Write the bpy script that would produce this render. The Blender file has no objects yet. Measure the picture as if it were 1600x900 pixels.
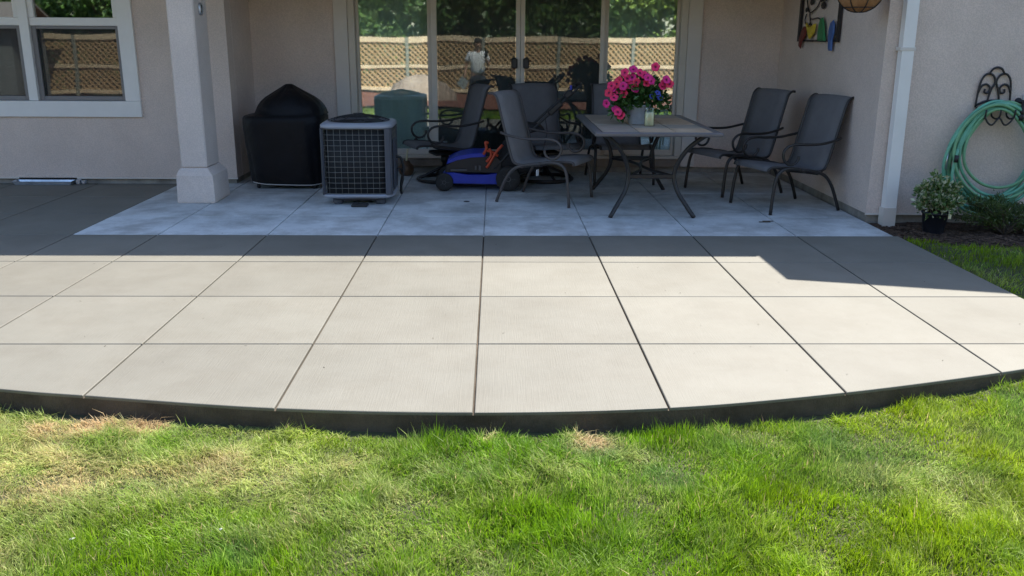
import bpy, math, random
import numpy as np
from mathutils import Vector, Matrix

random.seed(7)
RNG = np.random.default_rng(11)
S = bpy.context.scene
COL = S.collection
R = math.radians

# ------------------------------------------------------------------ camera, sky, sun, exposure
def set_camera():
    pit, yaw, rol = R(15.88337), R(1.13965), R(0.36897)
    f = Vector((math.sin(yaw)*math.cos(pit), math.cos(yaw)*math.cos(pit), -math.sin(pit)))
    r = Vector((math.cos(yaw), -math.sin(yaw), 0)); u = r.cross(f)
    c, s = math.cos(rol), math.sin(rol)
    rr, uu = c*r + s*u, -s*r + c*u
    m = Matrix((rr, uu, -f)).transposed().to_4x4()
    m.translation = Vector((0, 0, 1.55))
    cd = bpy.data.cameras.new('camera'); cd.sensor_width = 36.0
    cd.lens = 36.0*1384.33/1600.0
    cd.clip_start = 0.05; cd.clip_end = 2000
    cam = bpy.data.objects.new('camera', cd); COL.objects.link(cam)
    cam.matrix_world = m
    S.camera = cam
set_camera()

SUN_DIR = Vector((0.33, 0.59, 1.0)).normalized()       # towards the sun: behind the house, to the right
W = bpy.data.worlds.new('World'); S.world = W; W.use_nodes = True
wn = W.node_tree.nodes; wn.clear()
sky = wn.new('ShaderNodeTexSky'); sky.sky_type = 'NISHITA'; sky.sun_disc = False
sky.sun_elevation = math.asin(SUN_DIR.z); sky.sun_rotation = math.atan2(SUN_DIR.x, SUN_DIR.y)
sky.air_density = 1.0; sky.dust_density = 0.7; sky.ozone_density = 1.3
bg = wn.new('ShaderNodeBackground'); bg.inputs['Strength'].default_value = 0.15
wo = wn.new('ShaderNodeOutputWorld')
W.node_tree.links.new(sky.outputs[0], bg.inputs[0]); W.node_tree.links.new(bg.outputs[0], wo.inputs[0])
sl = bpy.data.lights.new('sun', 'SUN'); sl.energy = 5.0; sl.angle = R(0.53); sl.color = (1.0, 0.94, 0.83)
so = bpy.data.objects.new('sun', sl); COL.objects.link(so)
so.rotation_euler = (-SUN_DIR).to_track_quat('-Z', 'Y').to_euler(); so.location = (3, 6, 12)
S.view_settings.view_transform = 'Standard'; S.view_settings.look = 'None'
S.view_settings.exposure = 1.05; S.view_settings.gamma = 1.0; S.view_settings.use_curve_mapping = False
S.cycles.max_bounces = 10; S.cycles.diffuse_bounces = 5; S.cycles.glossy_bounces = 4
S.cycles.transparent_max_bounces = 12; S.cycles.transmission_bounces = 4
S.cycles.sample_clamp_indirect = 6.0

# ------------------------------------------------------------------ materials
def mat(name, col, rough=0.6, metal=0.0, spec=0.5, vary=0.0, vscale=4.0, col2=None, bump=0.0, bscale=60.0,
        coat=0.0, speck=None, bdist=0.01):
    m = bpy.data.materials.new(name); m.use_nodes = True
    nt = m.node_tree; n = nt.nodes; L = nt.links.new
    b = n['Principled BSDF']
    b.inputs['Base Color'].default_value = (*col, 1); b.inputs['Roughness'].default_value = rough
    b.inputs['Metallic'].default_value = metal; b.inputs['Specular IOR Level'].default_value = spec
    b.inputs['Coat Weight'].default_value = coat
    tc = None
    if vary or bump or col2:
        tc = n.new('ShaderNodeTexCoord')
    last = None
    if vary or col2:
        nz = n.new('ShaderNodeTexNoise'); nz.inputs['Scale'].default_value = vscale
        nz.inputs['Detail'].default_value = 6; nz.inputs['Roughness'].default_value = 0.6
        L(tc.outputs['Object'], nz.inputs['Vector'])
        cr = n.new('ShaderNodeValToRGB')
        a = col if col2 else tuple(c*(1-vary) for c in col); bb = col2 or tuple(min(1, c*(1+vary)) for c in col)
        cr.color_ramp.elements[0].position = 0.32; cr.color_ramp.elements[1].position = 0.68
        cr.color_ramp.elements[0].color = (*a, 1); cr.color_ramp.elements[1].color = (*bb, 1)
        L(nz.outputs['Fac'], cr.inputs['Fac']); last = cr.outputs['Color']
        if speck:
            n2 = n.new('ShaderNodeTexNoise'); n2.inputs['Scale'].default_value = speck[0]; n2.inputs['Detail'].default_value = 2
            L(tc.outputs['Object'], n2.inputs['Vector'])
            r2 = n.new('ShaderNodeValToRGB'); r2.color_ramp.elements[0].position = 0.40; r2.color_ramp.elements[1].position = 0.62
            k = speck[1]; r2.color_ramp.elements[0].color = (1-k, 1-k, 1-k, 1); r2.color_ramp.elements[1].color = (1+k, 1+k, 1+k, 1)
            L(n2.outputs['Fac'], r2.inputs['Fac'])
            mx = n.new('ShaderNodeMix'); mx.data_type = 'RGBA'; mx.blend_type = 'MULTIPLY'; mx.inputs['Factor'].default_value = 1
            L(last, mx.inputs['A']); L(r2.outputs['Color'], mx.inputs['B']); last = mx.outputs['Result']
        L(last, b.inputs['Base Color'])
    if bump:
        nb = n.new('ShaderNodeTexNoise'); nb.inputs['Scale'].default_value = bscale; nb.inputs['Detail'].default_value = 5
        L(tc.outputs['Object'], nb.inputs['Vector'])
        bp = n.new('ShaderNodeBump'); bp.inputs['Strength'].default_value = bump; bp.inputs['Distance'].default_value = bdist
        L(nb.outputs['Fac'], bp.inputs['Height']); L(bp.outputs['Normal'], b.inputs['Normal'])
    return m

def concrete(name, c1, c2, rough, spec, broom, stain):
    """broom-finished concrete: large cloudy variation, fine speckle, broom lines running towards the house"""
    m = bpy.data.materials.new(name); m.use_nodes = True
    nt = m.node_tree; n = nt.nodes; L = nt.links.new; b = n['Principled BSDF']
    b.inputs['Roughness'].default_value = rough; b.inputs['Specular IOR Level'].default_value = spec
    ge = n.new('ShaderNodeNewGeometry')
    big = n.new('ShaderNodeTexNoise'); big.inputs['Scale'].default_value = 1.1; big.inputs['Detail'].default_value = 7; big.inputs['Roughness'].default_value = 0.62
    L(ge.outputs['Position'], big.inputs['Vector'])
    oi = n.new('ShaderNodeObjectInfo')
    cr = n.new('ShaderNodeValToRGB'); cr.color_ramp.elements[0].position = 0.3; cr.color_ramp.elements[1].position = 0.7
    cr.color_ramp.elements[0].color = (*c1, 1); cr.color_ramp.elements[1].color = (*c2, 1)
    L(big.outputs['Fac'], cr.inputs['Fac'])
    hv = n.new('ShaderNodeHueSaturation')
    mr = n.new('ShaderNodeMapRange'); mr.inputs['To Min'].default_value = 0.92; mr.inputs['To Max'].default_value = 1.07
    L(oi.outputs['Random'], mr.inputs['Value']); L(mr.outputs['Result'], hv.inputs['Value']); L(cr.outputs['Color'], hv.inputs['Color'])
    last = hv.outputs['Color']
    # blotchy dirt with its own shape
    st = n.new('ShaderNodeTexNoise'); st.inputs['Scale'].default_value = 3.2; st.inputs['Detail'].default_value = 9; st.inputs['Roughness'].default_value = 0.7
    mp = n.new('ShaderNodeMapping'); mp.inputs['Scale'].default_value = (0.8, 0.75, 1)
    L(ge.outputs['Position'], mp.inputs['Vector']); L(mp.outputs['Vector'], st.inputs['Vector'])
    sr = n.new('ShaderNodeValToRGB'); sr.color_ramp.elements[0].position = 0.36; sr.color_ramp.elements[1].position = 0.58
    k = 1-stain; sr.color_ramp.elements[0].color = (k, k*0.98, k*0.95, 1); sr.color_ramp.elements[1].color = (1, 1, 1, 1)
    L(st.outputs['Fac'], sr.inputs['Fac'])
    mx = n.new('ShaderNodeMix'); mx.data_type = 'RGBA'; mx.blend_type = 'MULTIPLY'; mx.inputs['Factor'].default_value = 1
    L(last, mx.inputs['A']); L(sr.outputs['Color'], mx.inputs['B']); last = mx.outputs['Result']
    # fine sand speckle
    sp = n.new('ShaderNodeTexNoise'); sp.inputs['Scale'].default_value = 260; sp.inputs['Detail'].default_value = 3
    L(ge.outputs['Position'], sp.inputs['Vector'])
    pr = n.new('ShaderNodeValToRGB'); pr.color_ramp.elements[0].position = 0.3; pr.color_ramp.elements[1].position = 0.7
    pr.color_ramp.elements[0].color = (0.86, 0.86, 0.86, 1); pr.color_ramp.elements[1].color = (1.1, 1.1, 1.1, 1)
    L(sp.outputs['Fac'], pr.inputs['Fac'])
    m2 = n.new('ShaderNodeMix'); m2.data_type = 'RGBA'; m2.blend_type = 'MULTIPLY'; m2.inputs['Factor'].default_value = 1
    L(last, m2.inputs['A']); L(pr.outputs['Color'], m2.inputs['B'])
    L(m2.outputs['Result'], b.inputs['Base Color'])
    # broom relief
    bm_ = n.new('ShaderNodeMapping'); bm_.inputs['Scale'].default_value = (170, 5, 60)
    L(ge.outputs['Position'], bm_.inputs['Vector'])
    bn = n.new('ShaderNodeTexNoise'); bn.inputs['Scale'].default_value = 1.0; bn.inputs['Detail'].default_value = 4
    L(bm_.outputs['Vector'], bn.inputs['Vector'])
    bp = n.new('ShaderNodeBump'); bp.inputs['Strength'].default_value = broom; bp.inputs['Distance'].default_value = 0.006
    L(bn.outputs['Fac'], bp.inputs['Height']); L(bp.outputs['Normal'], b.inputs['Normal'])
    return m

def attr_mat(name, attr, transl=0.35, rough=0.5, gloss=0.06):
    """leaf / blade material: colour of the single blade or leaf from its own colour attribute"""
    m = bpy.data.materials.new(name); m.use_nodes = True
    nt = m.node_tree; n = nt.nodes; L = nt.links.new; n.remove(n['Principled BSDF'])
    a = n.new('ShaderNodeAttribute'); a.attribute_name = attr
    d = n.new('ShaderNodeBsdfDiffuse'); t = n.new('ShaderNodeBsdfTranslucent'); g = n.new('ShaderNodeBsdfGlossy')
    g.inputs['Roughness'].default_value = rough; g.inputs['Color'].default_value = (0.9, 0.95, 0.9, 1)
    L(a.outputs['Color'], d.inputs['Color']); L(a.outputs['Color'], t.inputs['Color'])
    m1 = n.new('ShaderNodeMixShader'); m1.inputs[0].default_value = transl
    L(d.outputs[0], m1.inputs[1]); L(t.outputs[0], m1.inputs[2])
    m2 = n.new('ShaderNodeMixShader'); m2.inputs[0].default_value = gloss
    L(m1.outputs[0], m2.inputs[1]); L(g.outputs[0], m2.inputs[2])
    L(m2.outputs[0], n['Material Output'].inputs['Surface'])
    return m

def glass_mat(name, refl, tint):
    m = bpy.data.materials.new(name); m.use_nodes = True
    nt = m.node_tree; n = nt.nodes; L = nt.links.new; n.remove(n['Principled BSDF'])
    t = n.new('ShaderNodeBsdfTransparent'); t.inputs['Color'].default_value = (*tint, 1)
    g = n.new('ShaderNodeBsdfGlossy'); g.inputs['Roughness'].default_value = 0.019; g.inputs['Color'].default_value = (0.95, 1, 0.97, 1)
    tc = n.new('ShaderNodeTexCoord'); nb = n.new('ShaderNodeTexNoise'); nb.inputs['Scale'].default_value = 1.6; nb.inputs['Detail'].default_value = 1
    L(tc.outputs['Object'], nb.inputs['Vector'])
    bp = n.new('ShaderNodeBump'); bp.inputs['Strength'].default_value = 0.022; bp.inputs['Distance'].default_value = 0.05
    L(nb.outputs['Fac'], bp.inputs['Height']); L(bp.outputs['Normal'], g.inputs['Normal'])
    fr = n.new('ShaderNodeFresnel'); fr.inputs['IOR'].default_value = 1.5
    mx = n.new('ShaderNodeMath'); mx.operation = 'ADD'; mx.use_clamp = True; mx.inputs[1].default_value = refl
    L(fr.outputs[0], mx.inputs[0])
    s = n.new('ShaderNodeMixShader'); L(mx.outputs[0], s.inputs[0]); L(t.outputs[0], s.inputs[1]); L(g.outputs[0], s.inputs[2])
    L(s.outputs[0], n['Material Output'].inputs['Surface'])
    return m

def screen_mat(name, col, cover):
    m = bpy.data.materials.new(name); m.use_nodes = True
    nt = m.node_tree; n = nt.nodes; L = nt.links.new; n.remove(n['Principled BSDF'])
    t = n.new('ShaderNodeBsdfTransparent'); d = n.new('ShaderNodeBsdfDiffuse'); d.inputs['Color'].default_value = (*col, 1)
    s = n.new('ShaderNodeMixShader'); s.inputs[0].default_value = cover
    L(t.outputs[0], s.inputs[1]); L(d.outputs[0], s.inputs[2]); L(s.outputs[0], n['Material Output'].inputs['Surface'])
    return m

M = {}
M['new'] = concrete('new_concrete', (0.141, 0.133, 0.108), (0.174, 0.164, 0.135), 0.68, 0.8, 0.22, 0.12)
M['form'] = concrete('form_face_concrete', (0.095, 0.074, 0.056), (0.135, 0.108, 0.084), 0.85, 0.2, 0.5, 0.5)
M['old'] = concrete('old_concrete', (0.54, 0.56, 0.56), (0.70, 0.71, 0.70), 0.8, 0.3, 0.12, 0.38)
M['joint'] = mat('joint_dirt', (0.10, 0.09, 0.075), 0.9, vary=0.4, vscale=30)
M['found'] = mat('foundation_concrete', (0.30, 0.28, 0.25), 0.9, vary=0.3, vscale=6, bump=0.4, bscale=40)
M['stucco'] = mat('stucco', (0.67, 0.56, 0.495), 0.95, spec=0.15, vary=0.07, vscale=1.7, bump=0.6, bscale=90, bdist=0.008, speck=(90, 0.07))
M['stucco_post'] = mat('stucco_column', (0.67, 0.585, 0.53), 0.95, spec=0.15, vary=0.07, vscale=1.9, bump=0.55, bscale=90, bdist=0.008, speck=(90, 0.06))
M['trim'] = mat('trim_paint', (0.66, 0.61, 0.56), 0.55, vary=0.04, vscale=3)
M['vinyl'] = mat('white_vinyl', (0.80, 0.79, 0.77), 0.4, vary=0.03, vscale=5)
M['almond'] = mat('almond_vinyl', (0.60, 0.55, 0.48), 0.4, vary=0.03, vscale=5)
M['screenframe'] = mat('screen_frame', (0.22, 0.21, 0.21), 0.5)
M['glass'] = glass_mat('coated_glass', 0.25, (0.88, 0.93, 0.92))
M['winglass'] = glass_mat('window_glass', 0.30, (0.45, 0.48, 0.47))
M['screen'] = screen_mat('insect_screen', (0.06, 0.06, 0.06), 0.55)
M['curtain'] = mat('curtain_cloth', (0.86, 0.95, 0.93), 0.9, vary=0.04, vscale=6)
M['curtain_dark'] = mat('dark_curtain_cloth', (0.30, 0.37, 0.34), 0.9, vary=0.1, vscale=6)
M['room'] = mat('room_paint', (0.12, 0.11, 0.10), 0.9)
M['shingle'] = mat('shingle', (0.10, 0.09, 0.085), 0.95, vary=0.3, vscale=30)
M['soffit'] = mat('soffit_paint', (0.72, 0.66, 0.60), 0.8, vary=0.04)
M['sill'] = mat('sill_wood', (0.27, 0.22, 0.18), 0.8, vary=0.2, vscale=8)
M['black'] = mat('black_plastic', (0.022, 0.022, 0.024), 0.45, vary=0.15, vscale=9)
M['cover'] = mat('vinyl_cover', (0.007, 0.0075, 0.010), 0.5, spec=0.22, vary=0.25, vscale=5, bump=0.6, bscale=9, bdist=0.02)
M['piping'] = mat('cover_piping', (0.55, 0.54, 0.52), 0.6)
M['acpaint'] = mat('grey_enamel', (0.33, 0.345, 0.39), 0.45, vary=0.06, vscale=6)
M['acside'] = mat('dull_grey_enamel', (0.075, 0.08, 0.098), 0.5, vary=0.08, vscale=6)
M['coil'] = mat('dark_coil_fins', (0.012, 0.013, 0.015), 0.7, vary=0.3, vscale=40, bump=0.5, bscale=200)
M['wire'] = mat('coated_wire', (0.20, 0.195, 0.175), 0.5, vary=0.2, vscale=20)
M['bronze'] = mat('bronze_powder_coat', (0.024, 0.021, 0.020), 0.42, spec=0.5, vary=0.15, vscale=12)
M['bronze_light'] = mat('worn_bronze_coat', (0.075, 0.064, 0.060), 0.45, vary=0.15, vscale=12)
M['sling'] = mat('sling_mesh', (0.145, 0.142, 0.148), 0.75, spec=0.3, vary=0.08, vscale=8, bump=0.4, bscale=500, bdist=0.002)
M['sling_light'] = mat('faded_sling_mesh', (0.225, 0.212, 0.208), 0.75, spec=0.3, vary=0.08, vscale=8, bump=0.4, bscale=500, bdist=0.002)
M['tile'] = mat('slate_tile', (0.52, 0.36, 0.23), 0.6, col2=(0.68, 0.51, 0.35), vscale=7, bump=0.15, bscale=30)
M['tile_b'] = mat('grey_slate_tile', (0.34, 0.28, 0.22), 0.6, col2=(0.46, 0.38, 0.30), vscale=6, bump=0.15, bscale=30)
M['grout'] = mat('grout', (0.12, 0.11, 0.10), 0.9)
M['tframe'] = mat('table_frame_coat', (0.145, 0.135, 0.14), 0.4, vary=0.1, vscale=10)
M['blue'] = mat('blue_plastic', (0.018, 0.045, 0.43), 0.38, vary=0.12, vscale=6)
M['orange'] = mat('orange_plastic', (0.62, 0.085, 0.03), 0.45, vary=0.1, vscale=8)
M['bag'] = mat('black_bag_cloth', (0.018, 0.018, 0.02), 0.85, vary=0.2, vscale=10, bump=0.3, bscale=60)
M['rubber'] = mat('rubber', (0.03, 0.03, 0.03), 0.8, vary=0.2, vscale=20, bump=0.3, bscale=90)
M['hub'] = mat('wheel_hub_plastic', (0.10, 0.10, 0.105), 0.5)
M['zinc'] = mat('galvanised_zinc', (0.50, 0.54, 0.60), 0.4, metal=0.25, vary=0.15, vscale=10)
M['wax'] = mat('cream_wax', (0.78, 0.76, 0.52), 0.5, vary=0.04)
M['jar'] = glass_mat('jar_glass', 0.0, (0.98, 0.98, 0.97))
M['pink'] = mat('pink_petal', (0.80, 0.025, 0.15), 0.6, vary=0.2, vscale=30)
M['magenta'] = mat('magenta_petal', (0.74, 0.02, 0.23), 0.6, vary=0.2, vscale=30)
M['red'] = mat('rose_red_petal', (0.78, 0.03, 0.10), 0.6, vary=0.2, vscale=30)
M['bluepetal'] = mat('blue_petal', (0.06, 0.09, 0.45), 0.6, vary=0.2, vscale=30)
M['throat'] = mat('petal_throat', (0.10, 0.01, 0.05), 0.7)
M['leaf'] = attr_mat('leaf', 'tint', 0.25, 0.4, 0.05)
M['grass'] = attr_mat('grass_blade', 'tint', 0.50, 0.5, 0.016)
M['soil'] = mat('lawn_soil', (0.040, 0.036, 0.020), 0.95, col2=(0.065, 0.078, 0.022), vscale=2.5, bump=0.5, bscale=40)
M['mulch'] = mat('bark_mulch', (0.05, 0.032, 0.022), 0.95, col2=(0.11, 0.07, 0.05), vscale=18, bump=0.8, bscale=40, bdist=0.03)
M['redmulch'] = mat('red_bark_mulch', (0.15, 0.055, 0.035), 0.95, col2=(0.23, 0.09, 0.058), vscale=9, bump=0.8, bscale=30, bdist=0.03)
M['chip'] = attr_mat('bark_chip', 'tint', 0.0, 0.7, 0.02)
M['fence'] = mat('cedar_lattice', (0.50, 0.33, 0.16), 0.8, col2=(0.62, 0.43, 0.23), vscale=6)
M['rail'] = mat('pale_cedar', (0.80, 0.64, 0.42), 0.8, vary=0.15, vscale=5)
M['fpost'] = mat('weathered_post', (0.30, 0.31, 0.25), 0.85, vary=0.2, vscale=6)
M['bark'] = mat('bark', (0.10, 0.08, 0.06), 0.95, vary=0.3, vscale=10, bump=0.8, bscale=30, bdist=0.03)
M['rock'] = mat('boulder_stone', (0.30, 0.22, 0.17), 0.9, col2=(0.42, 0.33, 0.26), vscale=3, bump=0.8, bscale=8, bdist=0.08)
M['grey_wall'] = mat('grey_siding', (0.22, 0.24, 0.23), 0.8, vary=0.1, vscale=3)
M['hose'] = mat('green_vinyl_hose', (0.15, 0.42, 0.285), 0.42, spec=0.5, vary=0.22, vscale=5)
M['hose2'] = mat('old_green_vinyl_hose', (0.17, 0.38, 0.21), 0.5, spec=0.4, vary=0.25, vscale=6)
M['iron'] = mat('wrought_iron', (0.016, 0.014, 0.016), 0.5, vary=0.2, vscale=30)
M['pot'] = mat('navy_pot', (0.014, 0.016, 0.024), 0.45, vary=0.2, vscale=8)
M['terracotta'] = mat('brown_glaze', (0.13, 0.075, 0.04), 0.4, vary=0.3, vscale=12)
M['coco'] = mat('coco_liner', (0.25, 0.12, 0.05), 0.95, col2=(0.36, 0.19, 0.085), vscale=14, bump=0.7, bscale=70, bdist=0.01)
M['paper'] = mat('white_paper', (0.80, 0.80, 0.80), 0.8, vary=0.03)
M['galv'] = mat('galvanised_sheet', (0.62, 0.66, 0.72), 0.3, metal=0.8, vary=0.2, vscale=8)
M['art_red'] = mat('red_enamel', (0.16, 0.028, 0.02), 0.5, vary=0.15, vscale=12)
M['art_yellow'] = mat('yellow_enamel', (0.62, 0.45, 0.035), 0.5, vary=0.15, vscale=12)
M['art_green'] = mat('green_enamel', (0.035, 0.22, 0.075), 0.5, vary=0.15, vscale=12)
M['art_blue'] = mat('blue_enamel', (0.055, 0.13, 0.36), 0.5, vary=0.15, vscale=12)
M['skin'] = mat('skin', (0.42, 0.24, 0.16), 0.6, vary=0.06, vscale=8)
M['shirt'] = mat('white_cotton', (0.80, 0.81, 0.84), 0.9, vary=0.03, vscale=6)
M['shorts'] = mat('dark_shorts', (0.05, 0.055, 0.07), 0.9, vary=0.1, vscale=6)
M['hair'] = mat('dark_hair', (0.03, 0.022, 0.016), 0.7)
M['shoe'] = mat('dark_shoe', (0.04, 0.04, 0.045), 0.7)

# ------------------------------------------------------------------ mesh helpers
class MB:
    def __init__(s): s.v = []; s.f = []; s.sm = []
    def add(s, vs, fs, smooth=False):
        o = len(s.v); s.v += [tuple(v) for v in vs]; s.f += [tuple(i+o for i in f) for f in fs]; s.sm += [smooth]*len(fs); return s
    def box(s, x0, x1, y0, y1, z0, z1, bev=0.0):
        if x0 > x1: x0, x1 = x1, x0
        if y0 > y1: y0, y1 = y1, y0
        if z0 > z1: z0, z1 = z1, z0
        b = min(bev, (x1-x0)*.45, (y1-y0)*.45, (z1-z0)*.45)
        if b <= 0:
            v = [(x, y, z) for z in (z0, z1) for y in (y0, y1) for x in (x0, x1)]
            return s.add(v, [(0, 2, 3, 1), (4, 5, 7, 6), (0, 1, 5, 4), (2, 6, 7, 3), (0, 4, 6, 2), (1, 3, 7, 5)])
        c = ((x0+x1)/2, (y0+y1)/2, (z0+z1)/2); h = ((x1-x0)/2, (y1-y0)/2, (z1-z0)/2)
        idx = {}; v = []
        for sx in (-1, 1):
            for sy in (-1, 1):
                for sz in (-1, 1):
                    for a in range(3):
                        sg = (sx, sy, sz)
                        p = [c[k]+sg[k]*(h[k] if k == a else h[k]-b) for k in range(3)]
                        idx[(sx, sy, sz, a)] = len(v); v.append(p)
        f = []
        for a in range(3):
            o = [k for k in range(3) if k != a]
            for sg in (-1, 1):
                q = []
                for (i, j) in ((-1, -1), (1, -1), (1, 1), (-1, 1)):
                    t = [0, 0, 0]; t[a] = sg; t[o[0]] = i; t[o[1]] = j; q.append(idx[(*t, a)])
                if (sg > 0) != (a != 1): q.reverse()
                f.append(q)
        for a in range(3):
            o = [k for k in range(3) if k != a]
            for i in (-1, 1):
                for j in (-1, 1):
                    q = []
                    for (e, k) in ((-1, o[0]), (1, o[0]), (1, o[1]), (-1, o[1])):
                        t = [0, 0, 0]; t[a] = e; t[o[0]] = i; t[o[1]] = j; q.append(idx[(*t, k)])
                    f.append(q)
        for sx in (-1, 1):
            for sy in (-1, 1):
                for sz in (-1, 1): f.append([idx[(sx, sy, sz, a)] for a in range(3)])
        return s.add(v, f)
    def tube(s, pts, r, n=8, res=4, closed=False, smooth=True, caps=True):
        P = [Vector(p) for p in pts]
        if res > 1 and len(P) > 2: P = catmull(P, res, closed)
        m = len(P); rad = r if isinstance(r, (list, tuple)) else None
        T = []
        for i in range(m):
            a = P[i-1] if (i > 0 or closed) else P[0]; b = P[(i+1) % m] if (i < m-1 or closed) else P[-1]
            t = (b-a); T.append(t.normalized() if t.length > 1e-9 else Vector((0, 0, 1)))
        up = Vector((0, 0, 1)) if abs(T[0].z) < 0.9 else Vector((1, 0, 0))
        nn = (up - T[0]*up.dot(T[0])).normalized(); vs = []
        for i in range(m):
            nn = nn - T[i]*nn.dot(T[i])
            if nn.length < 1e-6: nn = T[i].orthogonal()
            nn.normalize(); bb = T[i].cross(nn)
            rr = r if rad is None else rad[0]+(rad[-1]-rad[0])*i/(m-1) if len(rad) == 2 else np.interp(i/(m-1)*(len(rad)-1), range(len(rad)), rad)
            for k in range(n):
                a = 2*math.pi*k/n; vs.append(P[i]+(nn*math.cos(a)+bb*math.sin(a))*rr)
        fs = []
        for i in range(m if closed else m-1):
            j = (i+1) % m
            for k in range(n): fs.append((i*n+k, i*n+(k+1) % n, j*n+(k+1) % n, j*n+k))
        if caps and not closed: fs += [tuple(range(n))[::-1], tuple((m-1)*n+k for k in range(n))]
        return s.add(vs, fs, smooth)
    def rings(s, rings, close_top=True, close_bot=True, smooth=True):
        n = len(rings[0]); vs = [p for r in rings for p in r]; fs = []
        for i in range(len(rings)-1):
            for k in range(n): fs.append((i*n+k, i*n+(k+1) % n, (i+1)*n+(k+1) % n, (i+1)*n+k))
        if close_bot: fs.append(tuple(range(n))[::-1])
        if close_top: fs.append(tuple((len(rings)-1)*n+k for k in range(n)))
        return s.add(vs, fs, smooth)
    def lathe(s, prof, c=(0, 0, 0), n=24, axis='z', smooth=True, caps=True):
        rs = []
        for r, h in prof:
            ring = []
            for k in range(n):
                a = 2*math.pi*k/n; u, v = r*math.cos(a), r*math.sin(a)
                p = {'z': (u, v, h), 'y': (u, h, v), 'x': (h, u, v)}[axis]
                ring.append((c[0]+p[0], c[1]+p[1], c[2]+p[2]))
            rs.append(ring)
        return s.rings(rs, caps, caps, smooth)
    def prism(s, poly, z0, z1):
        n = len(poly); vs = [(x, y, z0) for x, y in poly]+[(x, y, z1) for x, y in poly]
        fs = [tuple(range(n))[::-1], tuple(range(n, 2*n))]+[(i, (i+1) % n, n+(i+1) % n, n+i) for i in range(n)]
        return s.add(vs, fs)
    def xform(s, fn): s.v = [tuple(fn(*p)) for p in s.v]; return s
    def mesh(s, name):
        me = bpy.data.meshes.new(name); me.from_pydata(s.v, [], s.f); me.polygons.foreach_set('use_smooth', s.sm); me.update(); return me
    def build(s, name, m, parent=None, loc=(0, 0, 0), rz=0.0):
        me = s.mesh(name); me.materials.append(M[m] if isinstance(m, str) else m)
        return link(name, me, parent, loc, rz)

def link(name, data, parent=None, loc=(0, 0, 0), rz=0.0):
    o = bpy.data.objects.new(name, data); COL.objects.link(o)
    o.parent = parent; o.location = loc; o.rotation_euler = (0, 0, rz); return o

def catmull(P, res, closed=False):
    out = []; m = len(P)
    for i in range(m if closed else m-1):
        p0 = P[i-1] if (i > 0 or closed) else P[0]*2-P[1]; p1 = P[i]; p2 = P[(i+1) % m]
        p3 = P[(i+2) % m] if (i+2 < m or closed) else P[-1]*2-P[-2]
        for k in range(res):
            t = k/res
            out.append(0.5*((2*p1)+(p2-p0)*t+(2*p0-5*p1+4*p2-p3)*t*t+(3*p1-p0-3*p2+p3)*t**3))
    if not closed: out.append(P[-1].copy())
    return out

def tag(o, label=None, cat=None, group=None, kind=None):
    for k, v in (('label', label), ('category', cat), ('group', group), ('kind', kind)):
        if v: o[k] = v
    return o
def empty(name, loc=(0, 0, 0), rz=0.0, label=None, cat=None, group=None):
    o = link(name, None, None, loc, rz); o.empty_display_size = 0.1; return tag(o, label, cat, group)
def copy_tree(o, parent=None):
    c = o.copy(); COL.objects.link(c); c.parent = parent
    for ch in list(o.children): copy_tree(ch, c)
    return c

def np_mesh(name, V, F, tint=None, m=None, parent=None, smooth=False):
    """V (N,3), F (M,k) all faces with k corners, tint (N,3) per vertex colour of the single blade/leaf"""
    me = bpy.data.meshes.new(name); N, (Mf, k) = len(V), F.shape
    me.vertices.add(N); me.vertices.foreach_set('co', np.ascontiguousarray(V, dtype=np.float32).ravel())
    me.loops.add(Mf*k); me.loops.foreach_set('vertex_index', np.ascontiguousarray(F, dtype=np.int32).ravel())
    me.polygons.add(Mf); me.polygons.foreach_set('loop_start', np.arange(0, Mf*k, k, dtype=np.int32))
    me.polygons.foreach_set('use_smooth', np.full(Mf, smooth))
    if tint is not None:
        at = me.color_attributes.new('tint', 'FLOAT_COLOR', 'POINT')
        at.data.foreach_set('color', np.hstack([tint, np.ones((N, 1))]).astype(np.float32).ravel())
    me.update(calc_edges=True); me.validate()
    me.materials.append(M[m]); return link(name, me, parent)

def vnoise(x, y, scale, seed):
    rs = np.random.default_rng(seed); T = rs.random((64, 64))
    u, v = x*scale+17.3, y*scale+31.7
    i, j = np.floor(u).astype(int), np.floor(v).astype(int); a, b = u-i, v-j
    a, b = a*a*(3-2*a), b*b*(3-2*b)
    g = lambda p, q: T[p % 64, q % 64]
    return (g(i, j)*(1-a)+g(i+1, j)*a)*(1-b)+(g(i, j+1)*(1-a)+g(i+1, j+1)*a)*b

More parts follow.
